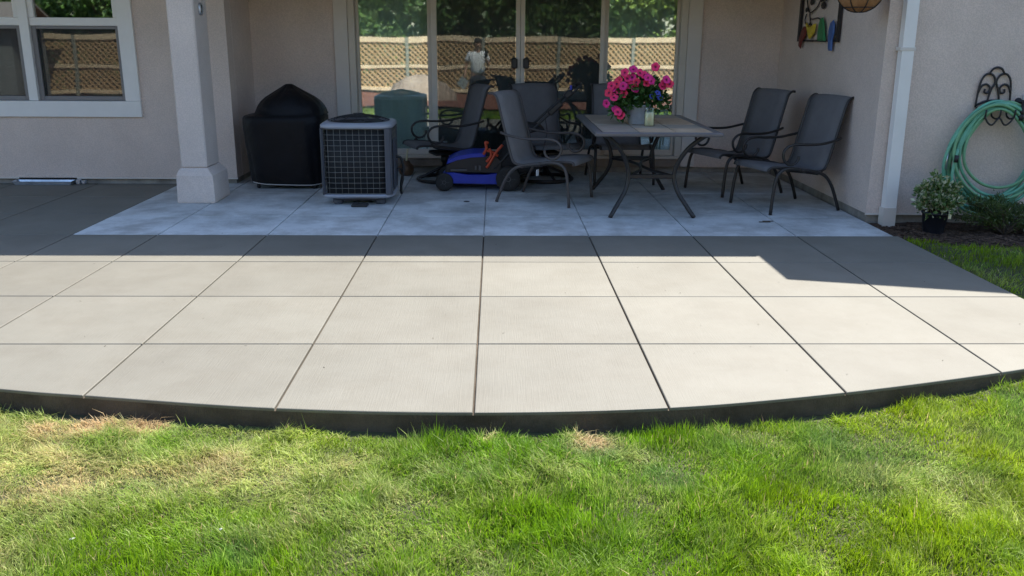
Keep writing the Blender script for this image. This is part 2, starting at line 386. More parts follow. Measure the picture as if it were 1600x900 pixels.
# ------------------------------------------------------------------ patio outline and terrain
EX = np.array([-9.0, -7.0, -5.5, -4.3, -3.2, -2.233, -1.826, -0.945, -0.09, 0.765, 1.605, 2.433, 2.9, 3.285])
EY = np.array([5.9, 5.1, 4.60, 4.28, 3.99, 3.765, 3.689, 3.545, 3.497, 3.545, 3.715, 3.955, 4.125, 4.28])
def _spline(xs, ys):
    P = [Vector((a, b, 0)) for a, b in zip(xs, ys)]; Q = catmull(P, 12)
    return np.array([q.x for q in Q]), np.array([q.y for q in Q])
SX, SY = _spline(EX, EY)
def edge(x): return np.interp(x, SX, SY)
XR = 3.285; XL = -9.0; YN = 7.0
def sstep(a, b, t):
    t = np.clip((t-a)/(b-a), 0, 1); return t*t*(3-2*t)
def ground(x, y):
    x = np.asarray(x, float); y = np.asarray(y, float)
    z = -0.098 - 0.17*sstep(3.2, 0.2, y) - 0.06*sstep(0, -8, y)
    z = z + 0.055*sstep(1.5, 3.2, x)*sstep(2.8, 4.2, y)
    z = z + 0.03*sstep(3.0, 3.6, x)*sstep(4.2, 6.0, y)
    z = z - 0.07*((x > 3.3) & (y > 7.03-0.42*sstep(3.3, 3.95, x)+0.03*np.sin(x*5)))
    z = z + 0.022*(vnoise(x, y, 2.1, 3)-0.5) + 0.014*(vnoise(x, y, 6.0, 4)-0.5)
    return z
def lines(lo, hi, segs):
    out = []
    for a, b, st in segs: out += list(np.arange(a, b, st))
    return np.array([lo]+out+[hi])
gx = lines(-220, 220, [(-120, -20, 20), (-20, -6, 1.0), (-6, -3.6, 0.2), (-3.6, 5.6, 0.06), (5.6, 12, 0.8), (12, 100, 20)])
gy = lines(-220, 220, [(-120, -14, 20), (-14, 0, 0.7), (0, 2.0, 0.2), (2.0, 7.8, 0.05), (7.8, 20, 1.5), (20, 100, 20)])
GX, GY = np.meshgrid(gx, gy, indexing='ij')
GZ = ground(GX, GY)
under = (GY > edge(GX)+0.06) & (GX < XR-0.06) & (GX > XL)
GZ = np.where(under, -0.3, GZ); GZ = np.where((GY > 7.65), -0.3, GZ)
nx, ny = GX.shape
I = np.arange(nx*ny).reshape(nx, ny)
lawn = np_mesh('ground', np.stack([GX, GY, GZ], -1).reshape(-1, 3),
               np.stack([I[:-1, :-1], I[1:, :-1], I[1:, 1:], I[:-1, 1:]], -1).reshape(-1, 4), None, 'soil', smooth=True)
tag(lawn, 'grassy backyard ground in front of the patio', kind='structure')

# ------------------------------------------------------------------ patio slabs: each panel a piece of its own
COLX = [-3.383, -2.704, -1.830, -0.948, -0.0915, 0.757, 1.596, 2.449]
ROWY = [6.125, 5.257, 4.380]
GAP = 0.0045
def panel(poly, parent, m, th=0.014, bev=0.0042, name='concrete_panel'):
    """poly CCW (convex); tooled rounded edges"""
    def inset(pl, d):
        n = len(pl); out = []
        for i in range(n):
            a, b, c = Vector(pl[i-1]), Vector(pl[i]), Vector(pl[(i+1) % n])
            e1, e2 = (b-a).normalized(), (c-b).normalized(); n1, n2 = Vector((-e1.y, e1.x)), Vector((-e2.y, e2.x))
            k = n1+n2; k = k/max(0.35, 1+n1.dot(n2)); out.append(tuple(b+k*d))
        return out
    a = inset(poly, GAP); b = inset(poly, GAP+bev*0.35); c = inset(poly, GAP+bev)
    dz = random.uniform(-0.0006, 0.0006)
    mb = MB(); mb.rings([[(x, y, -th) for x, y in a], [(x, y, -0.005) for x, y in a], [(x, y, -0.0015) for x, y in b], [(x, y, dz) for x, y in c]],
                        True, False, False)
    return mb.build(name, m, parent)
new_patio = MB()
arc = [(x, y) for x, y in zip(SX, SY)]
# solid slab under the panels, flush with their outer faces
outl = [(x, y+GAP) for x, y in arc[:-1]]+[(XR-GAP, float(SY[-1])+GAP), (XR-GAP, YN), (-3.385, YN), (-3.385, 9.54), (XL, 9.54)]
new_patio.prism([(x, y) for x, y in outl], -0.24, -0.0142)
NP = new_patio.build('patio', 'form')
tag(NP, 'new curved concrete patio slab with tooled joints', kind='structure')
def arc_between(x0, x1):
    pts = [(x0, float(edge(x0)))]+[(x, y) for x, y in arc if x0+0.02 < x < x1-0.02]+[(x1, float(edge(x1)))]
    return pts
cols = [-9.0, -7.7, -6.85, -5.99, -5.12, -4.25]+COLX+[XR]
for i in range(len(cols)-1):
    x0, x1 = cols[i], cols[i+1]
    ys = [y for y in ROWY if y > max(edge(x0), edge(x1))+0.02]
    panel(arc_between(x0, x1)+[(x1, ys[-1]), (x0, ys[-1])], NP, 'new')
    for a, b in zip(ys[1:], ys[:-1]): panel([(x0, a), (x1, a), (x1, b), (x0, b)], NP, 'new')
    top = YN
    panel([(x0, ROWY[0]), (x1, ROWY[0]), (x1, top), (x0, top)], NP, 'new')
    if x1 <= -3.38:
        for a, b in ((7.0, 7.86), (7.86, 8.72), (8.72, 9.535)): panel([(x0, a), (x1, a), (x1, b), (x0, b)], NP, 'new')
old = MB()
old.prism([(-3.381, YN+0.002), (3.25, YN+0.002), (3.25, 10.5), (-3.381, 10.5)], -0.24, -0.0142)
OP = old.build('porch_slab', 'old'); tag(OP, 'older pale concrete porch slab in the shade', kind='structure')
ocols = COLX+[3.25]
for i in range(len(ocols)-1):
    for a, b in ((7.002, 7.78), (7.78, 9.0), (9.0, 10.5)):
        panel([(ocols[i], a), (ocols[i+1], a), (ocols[i+1], b), (ocols[i], b)], OP, 'old', bev=0.004)

# planting bed by the right wall
bx = np.linspace(3.29, 9.0, 60); by = np.linspace(0, 1, 14)
BX, BT = np.meshgrid(bx, by, indexing='ij')
bed_front = lambda x: 7.03-0.42*sstep(3.3, 3.95, x)+0.03*np.sin(x*5)
BYY = bed_front(BX)+(7.66-bed_front(BX))*BT
BZ = -0.025+0.03*(vnoise(BX, BYY, 7, 9)-0.5)
BZ[:, 0] = -0.03
I = np.arange(BX.size).reshape(BX.shape)
bed = np_mesh('planting_bed', np.stack([BX, BYY, BZ], -1).reshape(-1, 3), np.stack([I[:-1, :-1], I[1:, :-1], I[1:, 1:], I[:-1, 1:]], -1).reshape(-1, 4), None, 'mulch', smooth=True)
tag(bed, kind='structure')
def chips(name, xs, ys, zs, n, size, c1, c2, label):
    a = RNG.random(n)*np.pi; t = (RNG.random(n)-.5)*1.0; L = size*(0.5+RNG.random(n)); w = L*(0.25+0.2*RNG.random(n))
    d = np.stack([np.cos(a), np.sin(a), t*0.6], -1); e = np.stack([-np.sin(a), np.cos(a), (RNG.random(n)-.5)*0.8], -1)
    c = np.stack([xs, ys, zs+0.006], -1)
    V = np.stack([c-d*L[:, None]-e*w[:, None]*.6, c+d*L[:, None]-e*w[:, None], c+d*L[:, None]*.9+e*w[:, None], c-d*L[:, None]+e*w[:, None]*.8], 1).reshape(-1, 3)
    k = RNG.random((n, 1)); tint = np.repeat(np.array(c1)*(1-k)+np.array(c2)*k, 4, 0)
    return tag(np_mesh(name, V, np.arange(4*n).reshape(-1, 4), tint, 'chip'), label, 'mulch', kind='stuff')
n = 9000; xs = 3.30+RNG.random(n)*2.6; tt = RNG.random(n); ys = bed_front(xs)+(7.6-bed_front(xs))*tt
chips('bark_chips', xs, ys, -0.025+0.03*(vnoise(xs, ys, 7, 9)-0.5), n, 0.014, (0.045, 0.028, 0.02), (0.16, 0.10, 0.07), 'dark bark mulch chips in the bed below the hose')

# ------------------------------------------------------------------ house
HOUSE = empty('house', (0, 10, 0), 0, 'beige stucco house with covered porch, sliding door and white framed window', 'house')
H0 = (0, -10, 0)
def hp(mb, name, m, parent=None):
    o = mb.build(name, m, parent or HOUSE)
    if parent is None: o.location = H0
    return o
YL, YB, YW = 9.52, 10.45, 7.63          # left wall, back wall of the porch, right wing
ZB, ZT = 0.065, 2.9
# left wall with window opening
WX0, WX1, WZ0, WZ1 = -5.93, -3.70, 0.705, 2.35
w = MB(); w.box(-9, WX0, YL, YL+0.2, ZB, ZT); w.box(WX1, -2.765, YL, YL+0.2, ZB, ZT); w.box(WX0, WX1, YL, YL+0.2, ZB, WZ0); w.box(WX0, WX1, YL, YL+0.2, WZ1, ZT)
hp(w, 'wall', 'stucco')
w = MB(); w.box(-2.965, -2.763, YL+0.201, YB+0.2, ZB, ZT); hp(w, 'wall', 'stucco')
DX0, DX1, DZ0, DZ1 = -1.82, 2.346, 0.075, 2.25
w = MB(); w.box(-2.762, DX0, YB, YB+0.2, ZB, ZT); w.box(DX1, 3.262, YB, YB+0.2, ZB, ZT); w.box(DX0, DX1, YB, YB+0.2, DZ1, ZT); hp(w, 'wall', 'stucco')
w = MB(); w.box(3.263, 3.46, YW+0.201, YB+0.2, ZB, ZT); hp(w, 'wall', 'stucco')
w = MB(); w.add([(3.263, YW, ZB), (10.2, YW, ZB), (10.2, YW, 2.85), (6.73, YW, 4.1), (3.263, YW, 2.85), (3.263, YW+.2, ZB), (10.2, YW+.2, ZB), (10.2, YW+.2, 2.85), (6.73, YW+.2, 4.1), (3.263, YW+.2, 2.85)],
             [(0, 1, 2, 3, 4), (9, 8, 7, 6, 5), (0, 4, 9, 5), (1, 6, 7, 2), (0, 5, 6, 1)]); hp(w, 'wall', 'stucco')
# weep screed and foundation
f = MB(); f.box(-9, -2.785, YL+0.03, YL+0.22, -0.3, ZB); f.box(-2.94, -2.785, YL+0.221, YB+0.2, -0.3, ZB); f.box(-2.784, 3.278, YB+0.03, YB+0.22, -0.3, ZB-0.002)
f.box(3.28, 3.45, YW+0.231, YB+0.029, -0.3, ZB); f.box(3.28, 10.2, YW+0.03, YW+0.23, -0.3, ZB); hp(f, 'foundation', 'found')
for q in ((-9, -2.757, YL-0.008, YL-0.002), (3.255, 10.2, YW-0.008, YW-0.002)): f = MB(); f.box(*q, ZB-0.012, ZB+0.002); hp(f, 'weep_screed', 'trim')
# back of the house, so that daylight does not leak in
b = MB(); b.box(-9, 10.2, 15.0, 15.2, -0.2, 4.2); b.box(-9.2, -9.0, YL, 15.2, -0.2, 3.5); b.box(10.2, 10.4, YW, 15.2, -0.2, 3.0); hp(b, 'outer_wall', 'stucco')
b = MB(); b.box(-8.9, 10.1, 10.70, 14.99, 0.0, 0.04); hp(b, 'floor', 'room')
b = MB(); b.box(-8.9, 10.1, 13.0, 13.1, 0.05, 2.6); b.box(-2.7, -2.6, 10.7, 12.99, 0.05, 2.6); b.box(3.5, 3.6, 10.7, 12.99, 0.05, 2.6); hp(b, 'inner_wall', 'room')
b = MB(); b.box(-8.99, 10.1, 9.75, 10.44, 2.62, 2.66); b.box(-8.99, 10.1, 10.67, 14.9, 2.6, 2.62); hp(b, 'ceiling', 'room')
# roof: main slope with the eave at y=7.9, gabled wing on the right
PT = 0.377
def roof_slab(mb, q, th):
    v = list(q)+[(x, y, z-th) for x, y, z in q]
    mb.add(v, [(0, 1, 2, 3), (7, 6, 5, 4), (0, 4, 5, 1), (1, 5, 6, 2), (2, 6, 7, 3), (3, 7, 4, 0)])
r = MB(); roof_slab(r, [(-9.6, 8.0, 2.75), (2.84, 8.0, 2.75), (2.84, 14.5, 2.75+6.5*PT), (-9.6, 14.5, 2.75+6.5*PT)], 0.10)
roof_slab(r, [(-9.6, 14.5, 2.75+6.5*PT), (2.84, 14.5, 2.75+6.5*PT), (2.84, 21, 2.75), (-9.6, 21, 2.75)], 0.10)
hp(r, 'roof', 'shingle')
r = MB(); xr = 6.73; zr = 2.75+(xr-2.85)*PT
roof_slab(r, [(2.85, 7.28, 2.75), (xr, 7.28, zr), (xr, 16, zr), (2.85, 16, 2.75)], 0.10)
roof_slab(r, [(xr, 7.28, zr), (2*xr-2.85, 7.28, 2.75), (2*xr-2.85, 16, 2.75), (xr, 16, zr)], 0.10)
hp(r, 'wing_roof', 'shingle')
r = MB(); r.box(-9.5, 3.25, 8.02, YB-0.001, 2.50, 2.52); r.box(-9.5, 2.84, 8.001, 8.019, 2.46, 2.64); hp(r, 'porch_ceiling', 'soffit')
r = MB(); r.box(-9.5, 3.25, 8.48, 8.74, 2.28, 2.495); hp(r, 'porch_beam', 'soffit')
# column on a plinth
cpart = MB(); cpart.box(-2.967, -2.722, 8.42, 8.80, 0.33, 2.28, 0.012)
POST = cpart.build('column', 'stucco_post', HOUSE); POST.location = H0
cb = MB()
def rect(x0, x1, y0, y1, z): return [(x0, y0, z), (x1, y0, z), (x1, y1, z), (x0, y1, z)]
cb.rings([rect(-3.008, -2.660, 8.372, 8.845, 0.003), rect(-3.012, -2.656, 8.368, 8.849, 0.02), rect(-3.005, -2.664, 8.375, 8.842, 0.262), rect(-2.99, -2.70, 8.395, 8.822, 0.305), rect(-2.968, -2.721, 8.419, 8.801, 0.33)], True, True, False)
cb.build('plinth', 'stucco_post', POST)
# window
t = MB(); t.box(WX0, WX1, YL-0.03, YL+0.10, WZ0, 0.868, 0.004); t.box(WX0, WX1, YL-0.03, YL+0.10, 2.19, WZ1, 0.004)
t.box(WX0, -5.772, YL-0.028, YL+0.10, 0.869, 2.189, 0.004); t.box(-3.855, WX1, YL-0.028, YL+0.10, 0.869, 2.189, 0.004)
WIN = t.build('window', 'vinyl', HOUSE); WIN.location = H0
fr = MB(); yf = YL+0.02
fr.box(-4.86, -4.765, yf-0.025, yf+0.07, 0.87, 2.188, 0.004)
hp_ = lambda mb, nm, m: mb.build(nm, m, WIN)
hp_(fr, 'mullion', 'vinyl')
for (x0, x1) in ((-5.77, -4.861), (-4.764, -3.856)):
    s_ = MB()
    s_.box(x0, x1, yf, yf+0.06, 1.622, 1.702, 0.004); s_.box(x0, x1, yf, yf+0.06, 2.12, 2.187, 0.004)
    s_.box(x0, x0+0.055, yf, yf+0.06, 1.703, 2.119, 0.003); s_.box(x1-0.055, x1, yf, yf+0.06, 1.703, 2.119, 0.003); hp_(s_, 'upper_sash', 'vinyl')
    g = MB(); g.box(x0+0.055, x1-0.055, yf+0.03, yf+0.036, 1.702, 2.12); hp_(g, 'pane', 'winglass')
    s_ = MB(); s_.box(x0, x0+0.05, yf+0.015, yf+0.04, 0.871, 1.62, 0.003); s_.box(x1-0.05, x1, yf+0.015, yf+0.04, 0.871, 1.62, 0.003)
    s_.box(x0+0.051, x1-0.051, yf+0.015, yf+0.04, 0.871, 0.915, 0.003); s_.box(x0+0.051, x1-0.051, yf+0.015, yf+0.04, 1.59, 1.62, 0.003); hp_(s_, 'screen_frame', 'screenframe')
    g = MB(); g.box(x0+0.05, x1-0.05, yf+0.060, yf+0.066, 0.90, 1.61); hp_(g, 'pane', 'winglass')
    g = MB(); g.add(rect(0, 1, 0, 1, 0), [(0, 1, 2, 3)]); g.v = [(x0+0.05, yf+0.03, 0.91), (x1-0.05, yf+0.03, 0.91), (x1-0.05, yf+0.03, 1.60), (x0+0.05, yf+0.03, 1.60)]; hp_(g, 'insect_screen', 'screen')
def curtain(x0, x1, y, z0, z1, amp, per, m, parent, name='curtain'):
    nn = int((x1-x0)/0.02); v = []; fcs = []
    for i in range(nn+1):
        x = x0+(x1-x0)*i/nn; yy = y+amp*math.sin(2*math.pi*x/per+0.8*math.sin(3.1*x))
        v += [(x, yy, z0), (x, yy, z1)]
    for i in range(nn): fcs.append((2*i, 2*i+2, 2*i+3, 2*i+1))
    mb = MB(); mb.add(v, fcs, True); return mb.build(name, m, parent)
curtain(-5.9, -3.72, YL+0.26, 0.7, 2.3, 0.015, 0.11, 'curtain_dark', WIN, 'blind')
# sliding door
t = MB(); t.box(DX0, -1.665, YB-0.03, YB+0.08, DZ0, DZ1, 0.004); t.box(2.188, DX1, YB-0.03, YB+0.08, DZ0, DZ1, 0.004); t.box(-1.664, 2.187, YB-0.03, YB+0.08, 2.10, DZ1, 0.004)
DOOR = t.build('sliding_door', 'trim', HOUSE); DOOR.location = H0
dp = lambda mb, nm, m: mb.build(nm, m, DOOR)
t = MB(); t.box(-1.663, -1.588, YB-0.01, YB+0.10, 0.20, 2.099, 0.004); t.box(2.109, 2.186, YB-0.01, YB+0.10, 0.20, 2.099, 0.004); t.box(-1.587, 2.108, YB-0.01, YB+0.10, 2.03, 2.098, 0.004); dp(t, 'door_frame', 'almond')
t = MB(); t.box(-1.663, 2.186, YB-0.05, YB+0.10, 0.165, 0.199, 0.006); dp(t, 'threshold', 'almond')
t = MB(); t.box(-1.663, 2.186, YB-0.02, YB+0.06, 0.07, 0.164, 0.004); dp(t, 'kick_board', 'sill')
yg = YB+0.04
pan = [(-1.587, -0.70, 0), (-0.735, 0.284, 1), (0.288, 1.25, 1), (1.22, 2.108, 0)]
for (x0, x1, sl_) in pan:
    yo = yg+(0.0 if sl_ else 0.045)
    leftw = 0.035 if x0 < -1.5 else (0.07 if x0 < -0.5 else (0.05 if x0 < 0.5 else 0.075)); rightw = 0.075 if x1 < -0.5 else (0.05 if x1 < 0.5 else (0.05 if x1 < 1.5 else 0.035))
    s_ = MB(); s_.box(x0, x0+leftw, yo-0.018, yo+0.018, 0.2, 2.03, 0.004); s_.box(x1-rightw, x1, yo-0.018, yo+0.018, 0.2, 2.03, 0.004)
    s_.box(x0+leftw+.001, x1-rightw-.001, yo-0.018, yo+0.018, 0.2, 0.262, 0.004); s_.box(x0+leftw+.001, x1-rightw-.001, yo-0.018, yo+0.018, 1.96, 2.03, 0.004)
    P_ = dp(s_, 'door_panel', 'almond')
    g = MB(); g.box(x0+leftw, x1-rightw, yo+0.003, yo+0.009, 0.262, 1.96); g.build('pane', 'glass', P_)
    if sl_:
        hx = x1-0.035 if x1 < 0.5 else x0+0.035
        sgn = -1 if x1 < 0.5 else 1
        h = MB(); h.box(hx-0.035+sgn*0.03, hx+0.035+sgn*0.03, yo-0.062, yo-0.022, 1.19, 1.305, 0.012); h.build('handle', 'black', P_)
        sc_ = MB(); a_, b_ = x0+leftw+0.004, x1-rightw-0.004
        sc_.add([(a_, yo-0.012, 0.265), (b_, yo-0.012, 0.265), (b_, yo-0.012, 1.955), (a_, yo-0.012, 1.955)], [(0, 1, 2, 3)]); sc_.build('insect_screen', 'screen', P_)
curtain(-1.6, -0.72, YB+0.165, 0.22, 2.2, 0.035, 0.21, 'curtain', DOOR); curtain(1.24, 2.1, YB+0.165, 0.22, 2.2, 0.035, 0.21, 'curtain', DOOR)
curtain(-0.70, 1.22, YB+0.21, 0.22, 2.2, 0.04, 0.23, 'curtain_dark', DOOR)
# downspout and gutter
g = MB(); g.box(-9.5, 2.83, 7.905, 7.998, 2.62, 2.745, 0.01); hp(g, 'gutter', 'vinyl')
def dsp(x0, x1, y0, y1, zlo, zhi, tx):
    g.rings([[(x0, y0, zlo), (x1, y0, zlo), (x1, y1, zlo), (x0, y1, zlo)], [(x0+tx, y0, zhi), (x1+tx, y0, zhi), (x1+tx, y1, zhi), (x0+tx, y1, zhi)]], True, True, False)
g = MB(); dsp(3.385, 3.486, 7.535, 7.615, 0.125, 2.66, -0.03)
DS = hp(g, 'downspout', 'vinyl')
g = MB(); dsp(3.378, 3.490, 7.528, 7.622, -0.045, 0.132, -0.004); g.build('drain_boot', 'trim', DS)
for z in (1.45,):
    g = MB(); g.box(3.352, 3.482, 7.532, 7.628, z, z+0.03, 0.002); g.build('strap', 'trim', DS)

# ------------------------------------------------------------------ grass
def straw_amount(x, y):
    n1 = vnoise(x, y, 1.1, 21); n2 = vnoise(x, y, 3.3, 22); n3 = vnoise(x, y, 9.0, 23)
    s = 0.42*n1+0.33*n2+0.25*n3
    s = s + 0.10*np.exp(-((y-3.0)/0.22)**2)*sstep(1.3, 0.5, x) + 0.17*sstep(0.7, -0.9, x) - 0.13*sstep(0.2, 1.2, x) - 0.12*sstep(2.9, 2.2, y)
    for (cx, cy, rr, a) in ((-1.74, 3.56, 0.085, 0.8), (-1.50, 3.57, 0.085, 1.0), (-1.95, 3.55, 0.07, 0.4), (0.40, 3.40, 0.10, 0.75), (-0.03, 3.41, 0.04, 0.7), (0.56, 3.26, 0.09, 0.30), (-1.05, 3.22, 0.14, 0.18), (-0.62, 3.2, 0.10, 0.2)):
        s = s + a*np.exp(-((x-cx)**2+(y-cy)**2)/(rr*rr))
    return s
def grass(name, x, y, hgt, wid, label):
    n = len(x); z = ground(x, y)-0.006
    cl = vnoise(x, y, 5.0, 31); cl2 = vnoise(x, y, 14.0, 32)
    L = hgt*(0.45+0.85*RNG.random(n))*(0.45+1.0*cl)*(0.65+0.7*cl2)*np.where(RNG.random(n) < 0.04, 1.6, 1.0)
    st = straw_amount(x, y)
    ang = vnoise(x, y, 2.6, 33)*9.0+vnoise(x, y, 9.0, 34)*5.0+RNG.normal(0, 1.3, n)
    lean = np.clip(0.30+0.75*vnoise(x, y, 4.5, 35)+RNG.normal(0, 0.3, n), 0.05, 1.6)
    flat = np.clip((st-0.52)*2.2, 0, 0.5); lean = lean+flat
    d = np.stack([np.cos(ang), np.sin(ang)], -1)
    face = ang+np.pi/2+RNG.normal(0, 0.7, n); e = np.stack([np.cos(face), np.sin(face)], -1)
    w = wid*(0.6+0.8*RNG.random(n))
    def pt(t, side, k):
        hz = L*t*np.sin(lean*t*0.75); vt = L*t*np.cos(lean*t*0.75)
        return np.stack([x+d[:, 0]*hz+e[:, 0]*w*side*k, y+d[:, 1]*hz+e[:, 1]*w*side*k, z+vt], -1)
    V = np.stack([pt(0, -.5, 1), pt(0, .5, 1), pt(.5, .5, .85), pt(.5, -.5, .85), pt(1, .5, .12), pt(1, -.5, .12)], 1).reshape(-1, 3)
    o = (np.arange(n)*6)[:, None]
    F = np.concatenate([o+np.array([[0, 1, 2, 3]]), o+np.array([[3, 2, 4, 5]])], 1).reshape(-1, 4)
    # colour of the single blade
    u = RNG.random((n, 1)); hv = vnoise(x, y, 1.6, 36)[:, None]
    lush = np.array([[0.120, 0.265, 0.010]])*(1-hv)+np.array([[0.235, 0.345, 0.009]])*hv
    yel = sstep(0.5, 1.8, x)[:, None]*0.55*(0.4+0.6*vnoise(x, y, 2.2, 37)[:, None])
    lush = lush*(1-yel)+np.array([[0.30, 0.385, 0.006]])*yel
    blu = np.clip((vnoise(x, y, 4.0, 41)-0.62)*2.2, 0, 0.6)[:, None]; lush = lush*(1-blu)+np.array([[0.13, 0.24, 0.07]])*blu
    pale = np.array([[0.38, 0.43, 0.135]]); straw = np.array([[0.58, 0.43, 0.24]])
    sa = st[:, None]+RNG.normal(0, 0.10, (n, 1))
    kp = np.clip((sa-0.46)*3.6, 0, 1)*0.85; ks = np.clip((sa-0.76)*2.6, 0, 1)
    ks = np.where(u < 0.022, 0.85, ks)
    c = lush*(1-kp)+pale*kp; c = c*(1-ks)+straw*ks
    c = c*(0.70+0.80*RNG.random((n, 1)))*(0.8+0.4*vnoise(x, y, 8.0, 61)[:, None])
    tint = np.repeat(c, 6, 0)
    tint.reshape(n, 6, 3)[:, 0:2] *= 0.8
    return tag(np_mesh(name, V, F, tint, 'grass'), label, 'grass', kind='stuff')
def scatter(n, x0, x1, y0, y1): return x0+RNG.random(n)*(x1-x0), y0+RNG.random(n)*(y1-y0)
x, y = scatter(560000, -3.0, 3.9, 1.9, 4.5)
gapn = 0.004+0.035*vnoise(x, y*0, 3.0, 51)+0.03*vnoise(x, y*0, 11.0, 52)
for (cx, ww, gg) in ((-1.86, 0.14, 0.06), (-0.1, 0.5, 0.03), (-0.45, 0.25, 0.02)): gapn = gapn+gg*np.exp(-((x-cx)/ww)**2)
vis = (np.abs(x) < 0.62*y+1.15)
k = (y < edge(x)-gapn) & vis & ((x < XR) | (y < 4.2)); x, y = x[k], y[k]
g1 = (RNG.random(len(x)) < 0.22)
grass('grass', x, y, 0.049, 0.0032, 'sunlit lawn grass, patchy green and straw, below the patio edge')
x, y = scatter(46000, 3.29, 6.4, 3.6, 7.4); k = (y < bed_front(x)+0.03*np.sin(x*9)) & (x > 3.30) & (x-3.29 < 1.1+0.55*(7.4-y)*0.9); x, y = x[k], y[k]
grass('shaded_grass', x, y, 0.045, 0.005, 'shaded strip of lawn grass between patio and mulch bed')
x, y = scatter(110000, -9, 9, -1.7, 5.2); k = ~((np.abs(x) < 0.62*y+1.1) & (y > 1.9) & (np.abs(x+0.0) < 3.0)) & (y < edge(x)-0.04) & ~((x > 3.28) & (y > 3.6)); x, y = x[k], y[k]
grass('far_grass', x, y, 0.06, 0.013, 'lawn grass behind the photographer, seen only in the door glass')
# crumbs and grit on the slab
n = 130; xs = -3+RNG.random(n)*6.2; ys = 3.9+RNG.random(n)*5.2; kk = ys > edge(xs)+0.08
gr_ = chips('grit', xs[kk], ys[kk], np.full(kk.sum(), -0.003), kk.sum(), 0.0042, (0.05, 0.04, 0.03), (0.12, 0.10, 0.07), 'tiny dark crumbs of soil scattered over the patio')
gr_['category'] = 'grit'
# straw tufts and small litter
def litter(name, px, py, s, label, col='piping'):
    mb = MB(); z = float(ground(px, py))+0.045
    pts = [(px+s*math.cos(a)*random.uniform(.6, 1.1), py+s*0.8*math.sin(a)*random.uniform(.6, 1.1), z+random.uniform(-.3, .3)*s) for a in np.linspace(0, 5.4, 7)]
    mb.add(pts+[(px, py, z+0.3*s)]+[(a, b, c-0.002) for a, b, c in pts], [(i, (i+1) % 7, 7) for i in range(7)]+[(8+i, i, (i+1) % 7, 8+(i+1) % 7) for i in range(0, 7) if i < 6])
    return tag(mb.build(name, col), label, 'litter')
litter('paper_scrap', -1.40, 2.62, 0.011, 'small pale scrap lying in the grass at lower left')
litter('dry_leaf', -0.93, 2.685, 0.007, 'tiny white fleck in the pale grass left of centre')

# ------------------------------------------------------------------ chairs
def sling_strip(prof, hw, th=0.006):
    P = catmull([Vector((0, a, b)) for a, b in prof], 4); m = len(P); mb = MB(); vs = []
    nx_ = 5
    for i, p in enumerate(P):
        a = P[max(0, i-1)]; b = P[min(m-1, i+1)]; t = (b-a).normalized(); nrm = Vector((0, -t.z, t.y))
        for j in range(nx_):
            u = -1+2*j/(nx_-1); sag = -0.010*(1-u*u)
            vs.append(Vector((u*hw, p.y, p.z))+nrm*(sag+th/2))
        for j in range(nx_):
            u = -1+2*j/(nx_-1); sag = -0.010*(1-u*u)
            vs.append(Vector((u*hw, p.y, p.z))+nrm*(sag-th/2))
    k = 2*nx_; fs = []
    for i in range(m-1):
        for j in range(nx_-1):
            a = i*k+j; fs.append((a, a+1, a+1+k, a+k)); b = a+nx_; fs.append((b, b+k, b+k+1, b+1))
        fs.append((i*k, i*k+k, i*k+k+nx_, i*k+nx_)); fs.append((i*k+nx_-1, i*k+2*nx_-1, i*k+k+2*nx_-1, i*k+k+nx_-1))
    for i in (0, m-1):
        for j in range(nx_-1): a = i*k+j; fs.append((a, a+1, a+1+nx_, a+nx_))
    return mb.add(vs, fs, True), P
PROF = [(0.385, 0.385), (0.375, 0.412), (0.33, 0.422), (0.18, 0.412), (0.0, 0.388), (-0.13, 0.368), (-0.215, 0.380), (-0.255, 0.445), (-0.30, 0.60), (-0.355, 0.80), (-0.39, 0.93), (-0.415, 0.995), (-0.455, 1.025), (-0.49, 1.022)]
